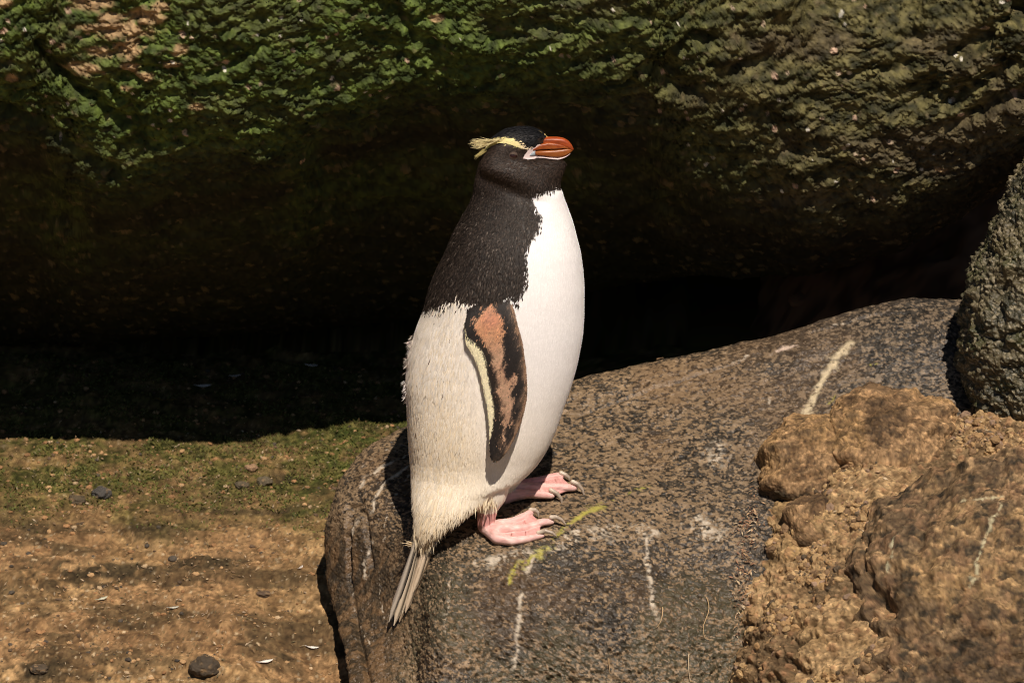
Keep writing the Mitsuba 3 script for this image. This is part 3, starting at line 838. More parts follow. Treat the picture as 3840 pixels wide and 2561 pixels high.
def ribbon(line, width, up, fold=.25):
    """a thin bent vane with a raised middle and some thickness below"""
    line = np.asarray(line, float)
    t = unit(np.gradient(line, axis=0))
    s = unit(np.cross(t, up))
    nn = np.cross(s, t)
    w = np.asarray(width)[:, None]
    rows = np.stack([line - s * w, line + nn * w * fold, line + s * w, line - nn * (w * .12 + .0002)], 1)
    return rows.reshape(-1, 3), grid_faces(len(line), 4, True)


rngd = np.random.default_rng(77)


def fallen_feather(x, y, ang, L, tone, label, pick=g_pick, lift=.003):
    c = pick(Z('V', [(x, y)]))[0]
    s = np.linspace(-1, 1, 12)
    a = math.radians(ang)
    dirn = np.array([math.cos(a), math.sin(a) * .9, .16 * math.sin(a)])
    side = np.array([-math.sin(a), math.cos(a), 0])
    line = c + (s * L / 2)[:, None] * dirn + (.07 * L * s * s)[:, None] * side + np.array([0, 0, 1.]) * (lift + .025 * L * s * s)[:, None]
    wid = L * .17 * np.clip((1 + s) * .9, .05, 1) * np.sqrt(np.clip(1.02 - s, 0, 1))
    k = numbered('fallen_feather')
    tag(k, label, 'feather')
    v, f = ribbon(line, wid, np.array([0, -.3, 1.]))
    add(k + '__vane', (v, f), 'fibre', np.tile(tone, (len(v), 1)))
    v, f = ribbon(line + [0, -.0003, .0006 + .0], np.full(12, .0005), np.array([0, -.3, 1.]))
    add(k + '__shaft', (v, f), 'fibre', np.tile(np.array(tone) * .8, (len(v), 1)))


for a in [(612, 1517, 20, .026, (.78, .74, .66), 'white fallen feather beside the dark flat stone'), (714, 1484, -14, .022, (.8, .76, .68), 'white fallen feather at the foot of the streaked boulder'),
          (692, 1306, 60, .014, (.7, .66, .6), 'tiny white down feather on tan ground left of the streaked boulder'), (540, 862, 10, .020, (.5, .48, .44), 'pale feather in the shade, nearest the penguin of the shaded ones'),
          (463, 887, 0, .028, (.5, .48, .44), 'long pale feather lying in the shade of the overhang'), (712, 838, -12, .024, (.45, .43, .4), 'dim pale feather deepest in the shade behind the penguin'),
          (395, 1395, 12, .018, (.6, .58, .48), 'pale feather on the dark crust of the tan ground'), (232, 1375, 35, .022, (.55, .55, .42), 'greenish white feather on the dark crust, farthest from the penguin')]:
    fallen_feather(*a)
for a in [(2140, 1163, 30, .022, (.55, .44, .34), 'buff fallen feather on the russet boulder crest')]:
    fallen_feather(*a, pick=b_pick, lift=.012)


def stalk(pts, pick, r, tone, label, lift=.003, arch=.0):
    q = Z('V', pts)
    line = pick(q)
    s = np.linspace(0, 1, 14)
    u = np.linspace(0, 1, len(line))
    line = np.column_stack([PchipInterpolator(u, line[:, c])(s) for c in range(3)]) if len(line) > 2 else line[0] + (line[-1] - line[0]) * s[:, None]
    line = line + np.array([0, -.4, 1.]) * (lift + arch * np.sin(np.pi * s))[:, None]
    v, f = ribbon(line, r * (1 - .6 * s), np.array([0, -.5, 1.]), .8)
    k = numbered('dry_stalk')
    add(k, (v, f), 'fibre', np.tile(tone, (len(v), 1)) * rngd.uniform(.85, 1.1), label=label, category='dry stalk')


STRAW = (.50, .36, .20)
for a in [([(1523, 1395), (1518, 1420), (1510, 1442)], s_pick, .0009, STRAW, 'short straw stalk at the foot of the long white streak'), ([(1622, 1372), (1630, 1400), (1612, 1440), (1618, 1465), (1640, 1470)], s_pick, .0008, STRAW, 'curled straw stalk on the boulder front near the earth bank'),
          ([(1583, 1502), (1582, 1530), (1585, 1562)], s_pick, .0011, (.55, .45, .3), 'pale upright straw at the bottom near the earth bank'), ([(1396, 1515), (1398, 1545)], s_pick, .0009, STRAW, 'short straw stub at the bottom of the boulder front'),
          ([(1503, 812), (1512, 822), (1525, 824)], s_pick, .0014, (.25, .16, .09), 'little brown twig on the crest of the streaked boulder'), ([(2180, 1010), (2210, 1000), (2235, 996)], b_pick, .0015, (.50, .38, .22), 'pale straw lying under the dark olive boulder'),
          ([(2100, 1050), (2135, 1042), (2165, 1040)], b_pick, .0012, (.25, .16, .08), 'dark brown stalk across the earth bank'), ([(1735, 1165), (1722, 1190), (1730, 1215)], b_pick, .0014, (.40, .24, .14), 'bent brown stalk in the crack under the brown lump'),
          ([(1712, 1265), (1728, 1280), (1738, 1300)], b_pick, .0011, (.42, .30, .18), 'thin stalk in the crack at the earth bank edge')]:
    stalk(*a)

# brown scales and fibres gathered in the crack between boulder and bank; litter on the left ground
def litter(key, centres, pick, count, rng, tones, Lr):
    q = np.vstack([np.column_stack([rng.normal(x, sx, c), rng.normal(y, sy, c)]) for x, y, sx, sy, c in centres])
    p = pick(Z('V', q)) + [0, -.0015, .002]
    n = unit(np.array([0, -.35, 1.]) + rng.normal(0, .4, (len(p), 3)))
    t = unit(np.cross(n, rng.normal(0, 1, (len(p), 3))))
    L = rng.uniform(*Lr, len(p))
    v, f = blades(p, n, t, L, L * rng.uniform(.1, .4, len(p)), L * .15)
    c = np.asarray(tones)[rng.integers(0, len(tones), len(p))] * rng.uniform(.7, 1.2, (len(p), 1))
    add(key, (v, f), 'fibre', np.repeat(c, 5, 0), kind='stuff', label=None)


litter('bank_litter', [(1722, 1200, 14, 40, 120), (1712, 1300, 12, 45, 120), (1700, 1400, 10, 40, 70), (2230, 985, 40, 14, 60), (1990, 1010, 60, 30, 60), (2060, 1120, 110, 60, 120)], Picker(np.vstack([BV, SV])), 0, rngd, [(.30, .17, .10), (.42, .28, .16), (.18, .10, .06), (.5, .4, .26)], (.004, .011))
labels['bank_litter'] = {'kind': 'stuff', 'label': 'brown scales and fibres gathered in the crack along the bank', 'category': 'litter'}
litter('ground_litter', [(x, y, 130, 60, 200) for x, y in [(120, 1100), (380, 1080), (620, 1080), (150, 1350), (420, 1330), (620, 1250), (250, 1480), (560, 1450)]], g_pick, 0, rngd, [(.36, .25, .14), (.42, .33, .22), (.2, .13, .07), (.12, .10, .05)], (.003, .008))
labels['ground_litter'] = {'kind': 'stuff', 'label': 'tiny chaff and fibres strewn over the left ground', 'category': 'litter'}


def ground_gravel():
    rng = np.random.default_rng(9)
    P = P2(GV)
    f = GF
    c = GV[f[:, 0]]
    vis = (c[:, 0] > -.86) & (c[:, 0] < -.1) & (c[:, 1] < .95) & (c[:, 1] > -.24)
    k, w = sample(GV, f, 2600, rng, weight=vis * (.15 + np.clip(fbm(c * [14, 18, 0], 2, 370) - .4, 0, 1) * 3))
    q = (GV[f[k]] * w[..., None]).sum(1)
    R = .0012 + .0042 * rng.random(len(k)) ** 4
    v, f2 = pebbles(q, np.tile([0, -.1, 1.], (len(k), 1)), R, rng)
    cc = np.array([(.30, .17, .085), (.40, .26, .14), (.11, .075, .05), (.45, .34, .22), (.07, .06, .05)])[rng.choice(5, len(k), p=[.34, .26, .18, .1, .12])]
    add('ground__gravel', (v, f2), 'stone_surface', np.repeat(cc * rng.uniform(.7, 1.2, (len(k), 1)), len(ICO0.vertices), 0), smooth=False, kind='stuff')
    k, w = sample(GV, GF, 16000, rng, weight=vis * GMOSS[GF[:, 0]] ** 2 * (fbm(c * [22, 28, 0], 2, 372) > .45))
    q = (GV[GF[k]] * w[..., None]).sum(1)
    nn = unit(np.array([0, -.1, 1.]) + rng.normal(0, .3, (len(k), 3)))
    t = unit(np.cross(nn, rng.normal(0, 1, (len(k), 3))))
    L = rng.uniform(.003, .007, len(k))
    v, f2 = blades(q, nn, t, L, L * .5, L * rng.uniform(.2, .8, len(k)))
    cc = lerp([.045, .06, .012], [.14, .14, .035], rng.random(len(k)))
    add('ground__moss', (v, f2), 'moss_surface', np.repeat(cc, 5, 0), kind='stuff')


ground_gravel()

# ------------------------------------------------------------------ the penguin
YB = 0.022                                   # its middle plane
tanp = math.tan(PITCH)
prng = np.random.default_rng(21)
# head, neck and trunk: rings (enlargement, y, left, right, half depth, egg)
RINGS = [('h', 183, 1090, 1290, .004, .1), ('h', 200, 980, 1370, .009, .15), ('h', 240, 850, 1460, .0145, .2), ('h', 300, 740, 1560, .0190, .25), ('h', 370, 640, 1610, .0225, .32),
         ('h', 440, 575, 1600, .0245, .38), ('h', 520, 530, 1570, .0262, .42), ('h', 610, 480, 1540, .0275, .45), ('h', 700, 435, 1560, .0290, .48), ('h', 745, 415, 1740, .0300, .50),
         ('h', 785, 395, 1950, .0310, .48), ('h', 850, 375, 1965, .0345, .40), ('h', 1000, 340, 1925, .0368, .22), ('h', 1130, 310, 1875, .0368, .1), ('h', 1240, 290, 1862, .0370, -.03),
         ('1', 560, 655, 1235, .0388, -.14), ('1', 640, 628, 1264, .0445, -.10), ('1', 740, 572, 1300, .0560, -.02), ('1', 850, 516, 1330, .0690, 0), ('1', 960, 470, 1356, .0780, 0),
         ('1', 1080, 412, 1372, .0850, 0), ('1', 1200, 365, 1379, .0900, 0), ('1', 1320, 333, 1378, .0925, 0), ('2', 150, 202, 951, .0940, 0), ('2', 280, 166, 931, .0945, 0), ('2', 400, 152, 900, .0940, 0),
         ('2', 500, 155, 866, .0930, 0), ('2', 600, 159, 831, .0910, 0), ('2', 700, 165, 786, .0860, 0), ('2', 770, 171, 738, .0800, 0), ('2', 815, 174, 690, .0750, 0), ('2', 850, 177, 625, .0700, 0),
         ('2', 900, 181, 560, .0630, 0), ('2', 950, 185, 490, .0540, 0), ('2', 1000, 188, 405, .0440, 0), ('2', 1050, 190, 345, .0340, 0), ('2', 1085, 192, 305, .0270, 0), ('2', 1110, 194, 285, .0220, 0), ('2', 1125, 205, 268, .0120, 0)]


def trunk():
    R = []
    for k, y, l, r, d, e in RINGS:
        yc = YB - .055 * float(ss(700, 1090, y) if k == '2' else 0)      # the rump comes towards the viewer
        a, b = WZ(k, l, y, yc), WZ(k, r, y, yc)
        R.append([a[2], a[0], b[0], d, e, yc])
    R = np.array(R)
    o = np.argsort(-R[:, 0])
    R = R[o]
    it = PchipInterpolator(-R[:, 0], R[:, 1:], axis=0)
    zs = np.linspace(R[0, 0], R[-1, 0], 260)
    d = it(-zs)
    th = np.arange(120) * 2 * np.pi / 120
    c, s = np.cos(th), np.sin(th)
    X = ((d[:, 0] + d[:, 1]) / 2)[:, None] + ((d[:, 1] - d[:, 0]) / 2)[:, None] * np.sign(c) * np.abs(c) ** .95
    Y = d[:, 4][:, None] + d[:, 2][:, None] * np.sign(s) * np.abs(s) ** .95 * (1 - d[:, 3][:, None] * c)
    v = np.stack([X, Y, np.broadcast_to(zs[:, None], X.shape)], -1).reshape(-1, 3)
    f = grid_faces(len(zs), 120, True)
    i = np.arange(120)
    n = len(v)
    f = np.vstack([f, np.stack([np.full(120, n), (i + 1) % 120, i], 1), np.stack([np.full(120, n + 1), (259 * 120) + i, 259 * 120 + (i + 1) % 120], 1)])
    v = np.vstack([v, v[:120].mean(0), v[-120:].mean(0)])
    return solid(v, f)


def solid(v, f):
    m = trimesh.Trimesh(v, f, process=False)
    if m.volume < 0: f = f[:, ::-1]
    return m3.Manifold(m3.Mesh(np.asarray(v, np.float32), np.asarray(f, np.uint32)))


def chain(pts, rad, n=20):
    s = [m3.Manifold.sphere(float(r), n).translate([float(c) for c in p]) for p, r in zip(pts, rad)]
    out = m3.Manifold()
    for a, b in zip(s[:-1], s[1:]):
        out = out + m3.Manifold.batch_hull([a, b])
    return out


FL_L = [(330, 130), (180, 245), (112, 350), (86, 470), (108, 585), (172, 715), (214, 850), (246, 1000), (268, 1120), (280, 1250), (281, 1350), (284, 1430), (312, 1497)]
FL_R = [(470, 40), (468, 180), (470, 300), (500, 450), (535, 580), (553, 700), (570, 850), (573, 980), (551, 1110), (515, 1230), (470, 1330), (420, 1420), (345, 1500)]
FL_Y = [-.020, -.050, -.063, -.072, -.076, -.079, -.081, -.083, -.084, -.085, -.086, -.087, -.088]
FL_T = [.014, .010, .0075, .0062, .0056, .0052, .0048, .0044, .0040, .0036, .0030, .0024, .0012]


def flipper(side=1):
    n = len(FL_L)
    a = np.array([WZ('w', x, y, Yv) for (x, y), Yv in zip(FL_L, FL_Y)])
    b = np.array([WZ('w', x, y, Yv - .002) for (x, y), Yv in zip(FL_R, FL_Y)])
    it = PchipInterpolator(np.arange(n), np.column_stack([a, b, FL_T]), axis=0)
    d = it(np.linspace(0, n - 1, 110))
    A, B, th = d[:, :3], d[:, 3:6], d[:, 6]
    ang = np.arange(32) * 2 * np.pi / 32
    u = .5 - .5 * np.cos(ang)
    prof = np.sin(ang) * (.35 + .9 * u) * .9                    # thin trailing edge, thicker leading edge
    prof = np.sign(np.sin(ang)) * np.abs(prof) ** .8
    nrm = unit(np.cross(B - A, np.gradient((A + B) / 2, axis=0)))
    if nrm[:, 1].mean() > 0: nrm = -nrm
    v = A[:, None] + (B - A)[:, None] * u[None, :, None] + nrm[:, None] * (prof[None, :, None] * th[:, None, None])
    v = v.reshape(-1, 3)
    if side < 0: v = v * [1, -1, 1] + [0, 2 * YB, 0]
    f = grid_faces(110, 32, True)
    i = np.arange(32)
    m = len(v)
    f = np.vstack([f, np.stack([np.full(32, m), (i + 1) % 32, i], 1), np.stack([np.full(32, m + 1), 109 * 32 + i, 109 * 32 + (i + 1) % 32], 1)])
    v = np.vstack([v, v[:32].mean(0), v[-32:].mean(0)])
    return solid(v, f)


TOES = []


def on_slab(zf):
    return s_pick(Z('f', zf))


def foot(near):
    """ankle, heel and three webbed toes; picture places where each joint touches the rock, and its radius in metres"""
    up = np.array([0, -.25, .97])
    if near:
        toes = [([(300, 1310), (440, 1440), (680, 1470), (930, 1420), (1180, 1355)], [.0095, .0090, .0066, .0054, .0046]),
                ([(300, 1310), (470, 1330), (720, 1280), (960, 1245), (1180, 1195), (1330, 1150)], [.0095, .0092, .0066, .0056, .0058, .0044]),
                ([(300, 1310), (480, 1240), (700, 1170), (900, 1085), (1010, 1020)], [.0095, .0085, .0062, .0056, .0048])]
        hump = [[0, 0, 0, 0, 0], [0, .003, .002, .001, .004, .002], [0, .002, .002, .004, .004]]
        ankle = [WZ('f', 330, 740, -.024), WZ('f', 300, 860, -.024), WZ('f', 285, 1000, -.026), WZ('f', 260, 1170, -.026)]
        ar = [.0190, .0155, .0140, .0120]
        claws = [[(1130, 1285), (1240, 1255), (1350, 1285), (1420, 1340)], [(1340, 1035), (1420, 1030), (1510, 1075), (1575, 1150)], [(1000, 915), (1075, 915), (1120, 955), (1130, 1015)]]
    else:
        toes = [([(560, 790), (720, 760), (950, 745), (1150, 760), (1350, 745)], [.0095, .0092, .0072, .0064, .0052]),
                ([(560, 790), (800, 660), (1150, 640), (1500, 640), (1720, 620)], [.0095, .0095, .0074, .0064, .0052]),
                ([(560, 790), (800, 600), (1150, 500), (1400, 440), (1530, 420)], [.0095, .0090, .0068, .0060, .0048])]
        hump = [[0, .003, .005, .006, .004], [0, .004, .005, .006, .004], [0, .002, .002, .004, .004]]
        ankle = [WZ('f', 540, 420, .066), WZ('f', 540, 520, .066), WZ('f', 545, 610, .066), WZ('f', 540, 690, .062)]
        ar = [.0180, .0150, .0130, .0115]
        claws = [[(1330, 590), (1430, 640), (1500, 730), (1515, 820)], [(1690, 455), (1770, 490), (1845, 580), (1880, 690)], [(1500, 310), (1570, 340), (1620, 380), (1640, 415)]]
    J = []
    for (pts, rad), h in zip(toes, hump):
        g = on_slab(pts)
        J.append((g + up * (np.array(rad) * .86 + np.array(h))[:, None], np.array(rad)))
    TOES.extend(J)
    out = chain(ankle + [J[1][0][0]], ar + [.0105])
    for p, r in J: out = out + chain(p, r)
    for (pa, ra), (pb, rb) in zip(J[:-1], J[1:]):                      # webs
        na, nb = len(pa), len(pb)
        for i in range(1, 4):
            s = [m3.Manifold.sphere(.0020, 10).translate([float(c) for c in q - up * .0016]) for q in (pa[min(i, na - 1)], pa[min(i + 1, na - 1)] - [.003, 0, 0], pb[min(i, nb - 1)], pb[min(i + 1, nb - 1)] - [.005, 0, 0])]
            out = out + m3.Manifold.batch_hull(s)
    cl = []
    for c, (p, r) in zip(claws, J):
        tip = p[-1]
        q = np.array([WZ('f', x, y, tip[1] - .002 - .001 * i) for i, (x, y) in enumerate(c)])
        cl.append(chain(list(q), [.0034, .0032, .0023, .0009], 14))
    return out, cl


TR = trunk().as_original()
near_leg, far_leg = foot(True), foot(False)
LEGS = (near_leg[0] + far_leg[0]).as_original()
THIGH = (chain([WZ('2', 500, 800, -.010), WZ('2', 520, 890, -.020), WZ('2', 517, 945, -.024)], [.045, .028, .0185], 32) +
         chain([WZ('2', 560, 760, .055), WZ('2', 565, 830, .064), WZ('2', 560, 880, .066)], [.045, .030, .0175], 32)).as_original()
FLN, FLF = flipper(1).as_original(), flipper(-1).as_original()
IDS = {m.original_id(): i for i, m in enumerate((TR, THIGH, FLN, FLF, LEGS))}
BODY = (TR + THIGH + FLN + FLF + LEGS).refine_to_length(.0043)
bm = BODY.to_mesh()
bv0, bf = np.array(bm.vert_properties[:, :3], float), np.array(bm.tri_verts, int)
face_src = np.zeros(len(bf), int)
for k, oid in enumerate(bm.run_original_id):
    face_src[bm.run_index[k] // 3: bm.run_index[k + 1] // 3] = IDS[oid]
tm = trimesh.Trimesh(bv0, bf, process=False)
key = np.round(bv0 / 1e-6).astype(np.int64)
_, first, inv = np.unique(key, axis=0, return_index=True, return_inverse=True)
bf = inv.reshape(-1)[bf]
bv = bv0[first]
ok = (bf[:, 0] != bf[:, 1]) & (bf[:, 1] != bf[:, 2]) & (bf[:, 0] != bf[:, 2])
bf, face_src = bf[ok], face_src[ok]
tm = trimesh.Trimesh(bv, bf, process=False)
trimesh.smoothing.filter_taubin(tm, lamb=.5, nu=.52, iterations=5)
bv = np.array(tm.vertices)
bn = vnormals(bv, bf)
hq = (P2(np.column_stack([bv[:, 0], np.full(len(bv), YB), bv[:, 2] - np.abs(bv[:, 1] - YB) * tanp])) - ZO['h'][:2]) / ZO['h'][2]
jaw = (np.interp(hq[:, 0], [250, 420, 800, 1150, 1400, 1800], [900, 1010, 1180, 1330, 1420, 1420]) - hq[:, 1])        # above the cheek's lower edge
amp = .0030 * (np.exp(-((jaw - 170) / 150) ** 2) - 1.25 * np.exp(-((jaw + 130) / 130) ** 2)) * ss(.2, .6, np.abs(bn[:, 1])) * ss(250, 420, hq[:, 0]) * ss(1750, 1500, hq[:, 0])
bv = bv + bn * amp[:, None]
bn = vnormals(bv, bf)
vsrc = np.zeros(len(bv), int)
for c in range(3): vsrc[bf[:, c]] = face_src


def poly_in(q, pts):
    """which points of the x-z plane lie inside a polygon"""
    x, y = q[:, 0], q[:, 1]
    ins = np.zeros(len(q), bool)
    for (ax, ay), (bx, by) in zip(pts, np.roll(pts, -1, 0)):
        c = ((ay > y) != (by > y)) & (x < (bx - ax) * (y - ay) / (by - ay + 1e-12) + ax)
        ins ^= c
    return ins


def flat(k, pts):
    return WZ(k, *np.array(pts, float).T, YB)[:, [0, 2]]


def q_of(p):
    """sideways pattern place of a point of the bird: its flank folded onto the middle plane, so that both sides carry the same pattern"""
    return np.column_stack([p[:, 0], p[:, 2] - np.abs(p[:, 1] - YB) * tanp])


DARK = flat('1', [(500, -100), (1450, -100), (1450, 360), (1330, 360), (1310, 420), (1270, 480), (1226, 518), (1175, 548), (1120, 566), (1060, 585), (1025, 605), (1078, 680), (1098, 745), (1080, 800), (1040, 870), (1008, 930),
                  (998, 1000), (1002, 1080), (1000, 1150), (980, 1210), (925, 1275), (905, 1240), (800, 1300), (640, 1290), (560, 1268), (500, 1290), (430, 1312), (380, 1322), (330, 1318), (200, 1320), (200, -100)])
CROWN = flat('h', [(1640, 375), (1520, 375), (1440, 400), (1470, 470), (1500, 500), (1400, 530), (1290, 560), (1230, 500), (1150, 440), (1050, 390), (900, 365), (700, 365), (600, 350), (700, 100), (1700, 100)])
BROW_H = np.array([(1400, 520), (1320, 575), (1270, 590), (1170, 572), (1060, 540), (960, 505), (850, 472), (740, 475), (660, 500), (580, 545), (480, 620), (470, 480), (600, 385), (760, 360), (900, 368), (1040, 388), (1120, 425), (1190, 475), (1235, 530), (1290, 556)], float)
BROW_H[1:9, 1] += 12
BROWP = flat('h', BROW_H)
TANP = [(160, 390), (205, 325), (250, 290), (300, 215), (350, 165), (400, 120), (425, 190), (330, 250), (305, 290), (340, 330), (370, 380), (405, 430), (385, 560), (410, 640), (385, 760), (400, 880), (440, 860), (480, 800), (500, 860), (470, 900), (452, 960), (468, 1040), (450, 1130), (470, 1190), (430, 1230), (400, 1300), (355, 1420), (342, 1380), (372, 1250), (352, 1050), (330, 850), (290, 690), (225, 560), (170, 470)]
STRIP = [(80, 420), (108, 545), (150, 570), (215, 640), (250, 730), (275, 870), (303, 1010), (318, 1130), (308, 1230), (285, 1330), (276, 1380), (255, 1380), (200, 900), (100, 650), (60, 480)]


def flip_q(p):
    """place on a flipper in the enlargement's units (both flippers alike)"""
    y = np.where(p[:, 1] < YB, p[:, 1], 2 * YB - p[:, 1])
    q = P2(np.column_stack([p[:, 0], y, p[:, 2]]))
    ox, oy, s = ZO['w']
    return (q - [ox, oy]) / s


def flipper_colour(p, jit):
    q0 = flip_q(p)
    q = q0
    st = noise(np.column_stack([q[:, 0] * .05 + q[:, 1] * .03, q[:, 1] * .008 - q[:, 0] * .01, 0 * q[:, 0]]), 8)
    q = q + jit * 15 + (st[:, None] - .5) * [46, 60]
    tan, strip = poly_in(q, np.array(TANP)), poly_in(q0 + jit * 3, np.array(STRIP))
    dark = np.tile([.016, .013, .012], (len(p), 1))
    lead = ss(70, 10, np.interp(q[:, 1], [y for x, y in FL_R], [x for x, y in FL_R]) - q[:, 0])
    dark = lerp(dark, [.13, .09, .065], .75 * lead * noise(np.column_stack([q * .02, 0 * q[:, 0]]), 5))
    dark = lerp(dark, [.30, .19, .12], ss(24, 8, np.interp(q[:, 1], [y for x, y in FL_R], [x for x, y in FL_R]) - q[:, 0]) * ss(250, 350, q[:, 1]) * .8)
    t = lerp([.44, .215, .115], [.50, .30, .18], noise(np.column_stack([q * .03, 0 * q[:, 0]]), 6))
    t = lerp(t, [.48, .20, .13], .7 * np.exp(-(((q - [290, 390]) / [70, 80]) ** 2).sum(1)))
    t = lerp(t, [.48, .19, .09], .6 * np.exp(-(((q - [440, 830]) / [60, 60]) ** 2).sum(1)))
    t = lerp(t, [.36, .27, .20], .5 * ss(500, 700, q[:, 1]))
    t = t * (.70 + .60 * noise(np.column_stack([q[:, 0] * .10 + q[:, 1] * .05, q[:, 1] * .012 - q[:, 0] * .018, 0 * q[:, 0]]), 10))[:, None]
    c = np.where(tan[:, None], t, dark)
    # dark hatching along the inner rim
    inner = np.interp(q[:, 1], [560, 640, 730, 870, 1010, 1130, 1230], [190, 250, 290, 318, 345, 360, 355])
    h = ss(60, 0, np.abs(q[:, 0] - inner)) * (q[:, 1] > 560)
    c = lerp(c, [.022, .016, .012], np.clip(h * 1.2 * (noise(np.column_stack([q[:, 1] * .045 - q[:, 0] * .02, q[:, 0] * .004, 0 * q[:, 0]]), 7) > .38), 0, .9))
    return np.where(strip[:, None], np.array([.78, .73, .50]), c)


def body_colour(p, jit):
    q = q_of(p)
    qj = q + jit * np.where((q[:, 1] < WZ('1', 0, 1150, YB)[2])[:, None], [.0018, .0055], [.0020, .0022])
    dark = poly_in(qj, DARK)
    crown, brow = poly_in(q + jit * .0008, CROWN), poly_in(q + jit * .0009, BROWP)
    z = q[:, 1]
    # white in front, creamier and slightly stained to the rear and below
    xw = WZ('1', 900, 1300, YB)[0]
    cr = np.clip(ss(.30, .06, z) * .75 + ss(xw, xw - .09, q[:, 0]) * .55, 0, 1)
    white = lerp([.90, .90, .90], [.86, .79, .65], cr)
    tail = ss(.075, .0, z) * ss(-.02, -.10, q[:, 0])
    white = lerp(white, [.62, .50, .31], .65 * tail)
    head = ss(WZ('h', 0, 1300, YB)[2], WZ('h', 0, 900, YB)[2], p[:, 2])
    black = lerp([.0205, .0150, .0115], [.027, .0178, .0128], head)
    black = lerp(black, [.009, .0095, .011], (crown * 1.0))
    c = np.where(dark[:, None], black, white)
    bx = (q[:, 0] - WZ('h', 1300, 500, YB)[0])
    c = np.where((brow & dark)[:, None], lerp([.80, .64, .44], [.70, .61, .28], ss(.0, -.012, bx)), c)
    return c, dark, brow & dark, crown


def skin_colour(p):
    c = np.tile([.72, .42, .39], (len(p), 1))
    b = fbm(p * 130, 3, 901)
    c = lerp(c, [.76, .52, .48], ss(.45, .7, b))
    c = lerp(c, [.58, .26, .25], .5 * ss(.5, .7, fbm(p * 60, 2, 902)))
    dmin = np.full(len(p), 9.)
    for J, R_ in TOES:
        d, w = polydist(p, J)
        k = d / np.interp(w, np.linspace(0, 1, len(R_)), R_)
        st = np.sin(w * 150) * (w > .35)
        c = np.where(((k < 1.15) & (dmin > 1.15))[:, None], lerp(c, [.86, .70, .64], (.30 + .25 * st) * ss(1.15, .8, k) * ss(.1, .3, w)), c)
        dmin = np.minimum(dmin, k)
    c = lerp(c, [.60, .28, .26], .75 * ss(.98, 1.25, dmin))
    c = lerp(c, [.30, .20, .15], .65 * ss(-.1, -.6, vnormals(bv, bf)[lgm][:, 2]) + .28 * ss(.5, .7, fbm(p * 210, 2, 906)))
    near_heel = (p[:, 1] < .02) & (p[:, 0] < WZ('f', 250, 1100, -.02)[0])
    c = lerp(c, [.26, .15, .12], .75 * near_heel * ss(.35, .6, fbm(p * 110, 2, 904)))
    return c * (.85 + .3 * noise(p * 500, 903))[:, None]


def nojit(n):
    return np.zeros((n, 2))


col = body_colour(bv, nojit(len(bv)))[0]
col *= np.where(col[:, 2] > .3, .95, .7)[:, None]
flm, lgm = np.isin(vsrc, (2, 3)), vsrc == 4
col[flm] = flipper_colour(bv[flm], nojit(flm.sum()))
col[lgm] = skin_colour(bv[lgm])
# creases over the toes
lift = np.zeros(len(bv))
lift[lgm] = .0007 * (fbm(bv[lgm] * [420, 120, 200], 2, 905) - .5)
bvd = bv + bn * lift[:, None]
tag('penguin', 'black and white crested penguin with orange bill standing on the streaked boulder', 'penguin')
add('penguin__body', (bvd, bf), 'skin', col)

# plumage
FEATHERS = []


def flow(p, n, src):
    q = q_of(p)
    zh = WZ('h', 0, 1000, YB)[2]
    back = np.array([-1., 0, -.45])
    down = np.array([-.16, 0, -1.])
    h = ss(zh - .02, zh + .03, p[:, 2])
    g = lerp(np.tile(down, (len(p), 1)), np.tile(back, (len(p), 1)), h)
    # the throat and chest flow down along the front, the rump runs to the tail
    low = ss(.10, .0, p[:, 2])
    g = lerp(g, np.array([-.30, 0, -1.]), low)
    g[:, 1] += np.sign(p[:, 1] - YB) * .05
    t = g - n * (g * n).sum(1)[:, None]
    return unit(t)


def scatter(count, srcs, seed, size):
    rng = np.random.default_rng(seed)
    wgt = np.isin(face_src, srcs).astype(float)
    k, w = sample(bv, bf, count, rng, wgt)
    p = (bv[bf[k]] * w[..., None]).sum(1)
    n = unit((bn[bf[k]] * w[..., None]).sum(1))
    jit = rng.normal(0, 1, (count, 2))
    return rng, p, n, jit, face_src[k]


EYE = WZ('h', 1015, 700, YB)
rng, p, n, jit, src = scatter(105000, (0, 1), 31, 0)
c, dark, brow, crown = body_colour(p, jit)
zhead = WZ('h', 0, 1350, YB)[2]
head = p[:, 2] > zhead
hs = ss(zhead - .045, zhead + .035, p[:, 2])
# keep the bill and the eyes free
q = q_of(p)
qh = (P2(np.column_stack([q[:, 0], np.full(len(q), YB), q[:, 1]])) - ZO['h'][:2]) / ZO['h'][2]
bill = poly_in(qh, np.array([(1190, 745), (1290, 600), (1470, 500), (1440, 430), (1480, 360), (1640, 370), (2150, 370), (2150, 640), (1950, 730), (1800, 790), (1500, 760), (1300, 785)]))
eye = (((qh - [1015, 700]) / [105, 62]) ** 2).sum(1) < 1
small = rng.random(len(p)) < .72 + .28 * hs
keep = ~bill & ~eye & small & (~brow | (rng.random(len(p)) < .10))
p, n, jit, c, dark, brow, crown, head, q, hs = (a[keep] for a in (p, n, jit, c, dark, brow, crown, head, q, hs))
t = flow(p, n, None)
a = rng.normal(0, .10, len(p)) + .25 * (fbm(p * 45, 2, 911) - .5)
t = unit(t + np.cross(n, t) * a[:, None])
N = len(p)
neck = ss(zhead + .03, zhead - .06, p[:, 2])
rear = ss(WZ('1', 800, 1300, YB)[0], WZ('1', 500, 1300, YB)[0], q[:, 0]) * (~dark)
L = np.where(dark, .0062 + .0030 * ss(zhead, zhead - .12, p[:, 2]), .0095)
L = L + (.0056 - L) * hs
L = L + rear * (.009 + .008 * ss(.16, .03, p[:, 2]))
L = L * rng.uniform(.75, 1.25, N)
wd = np.where(dark, .0021, .0019)
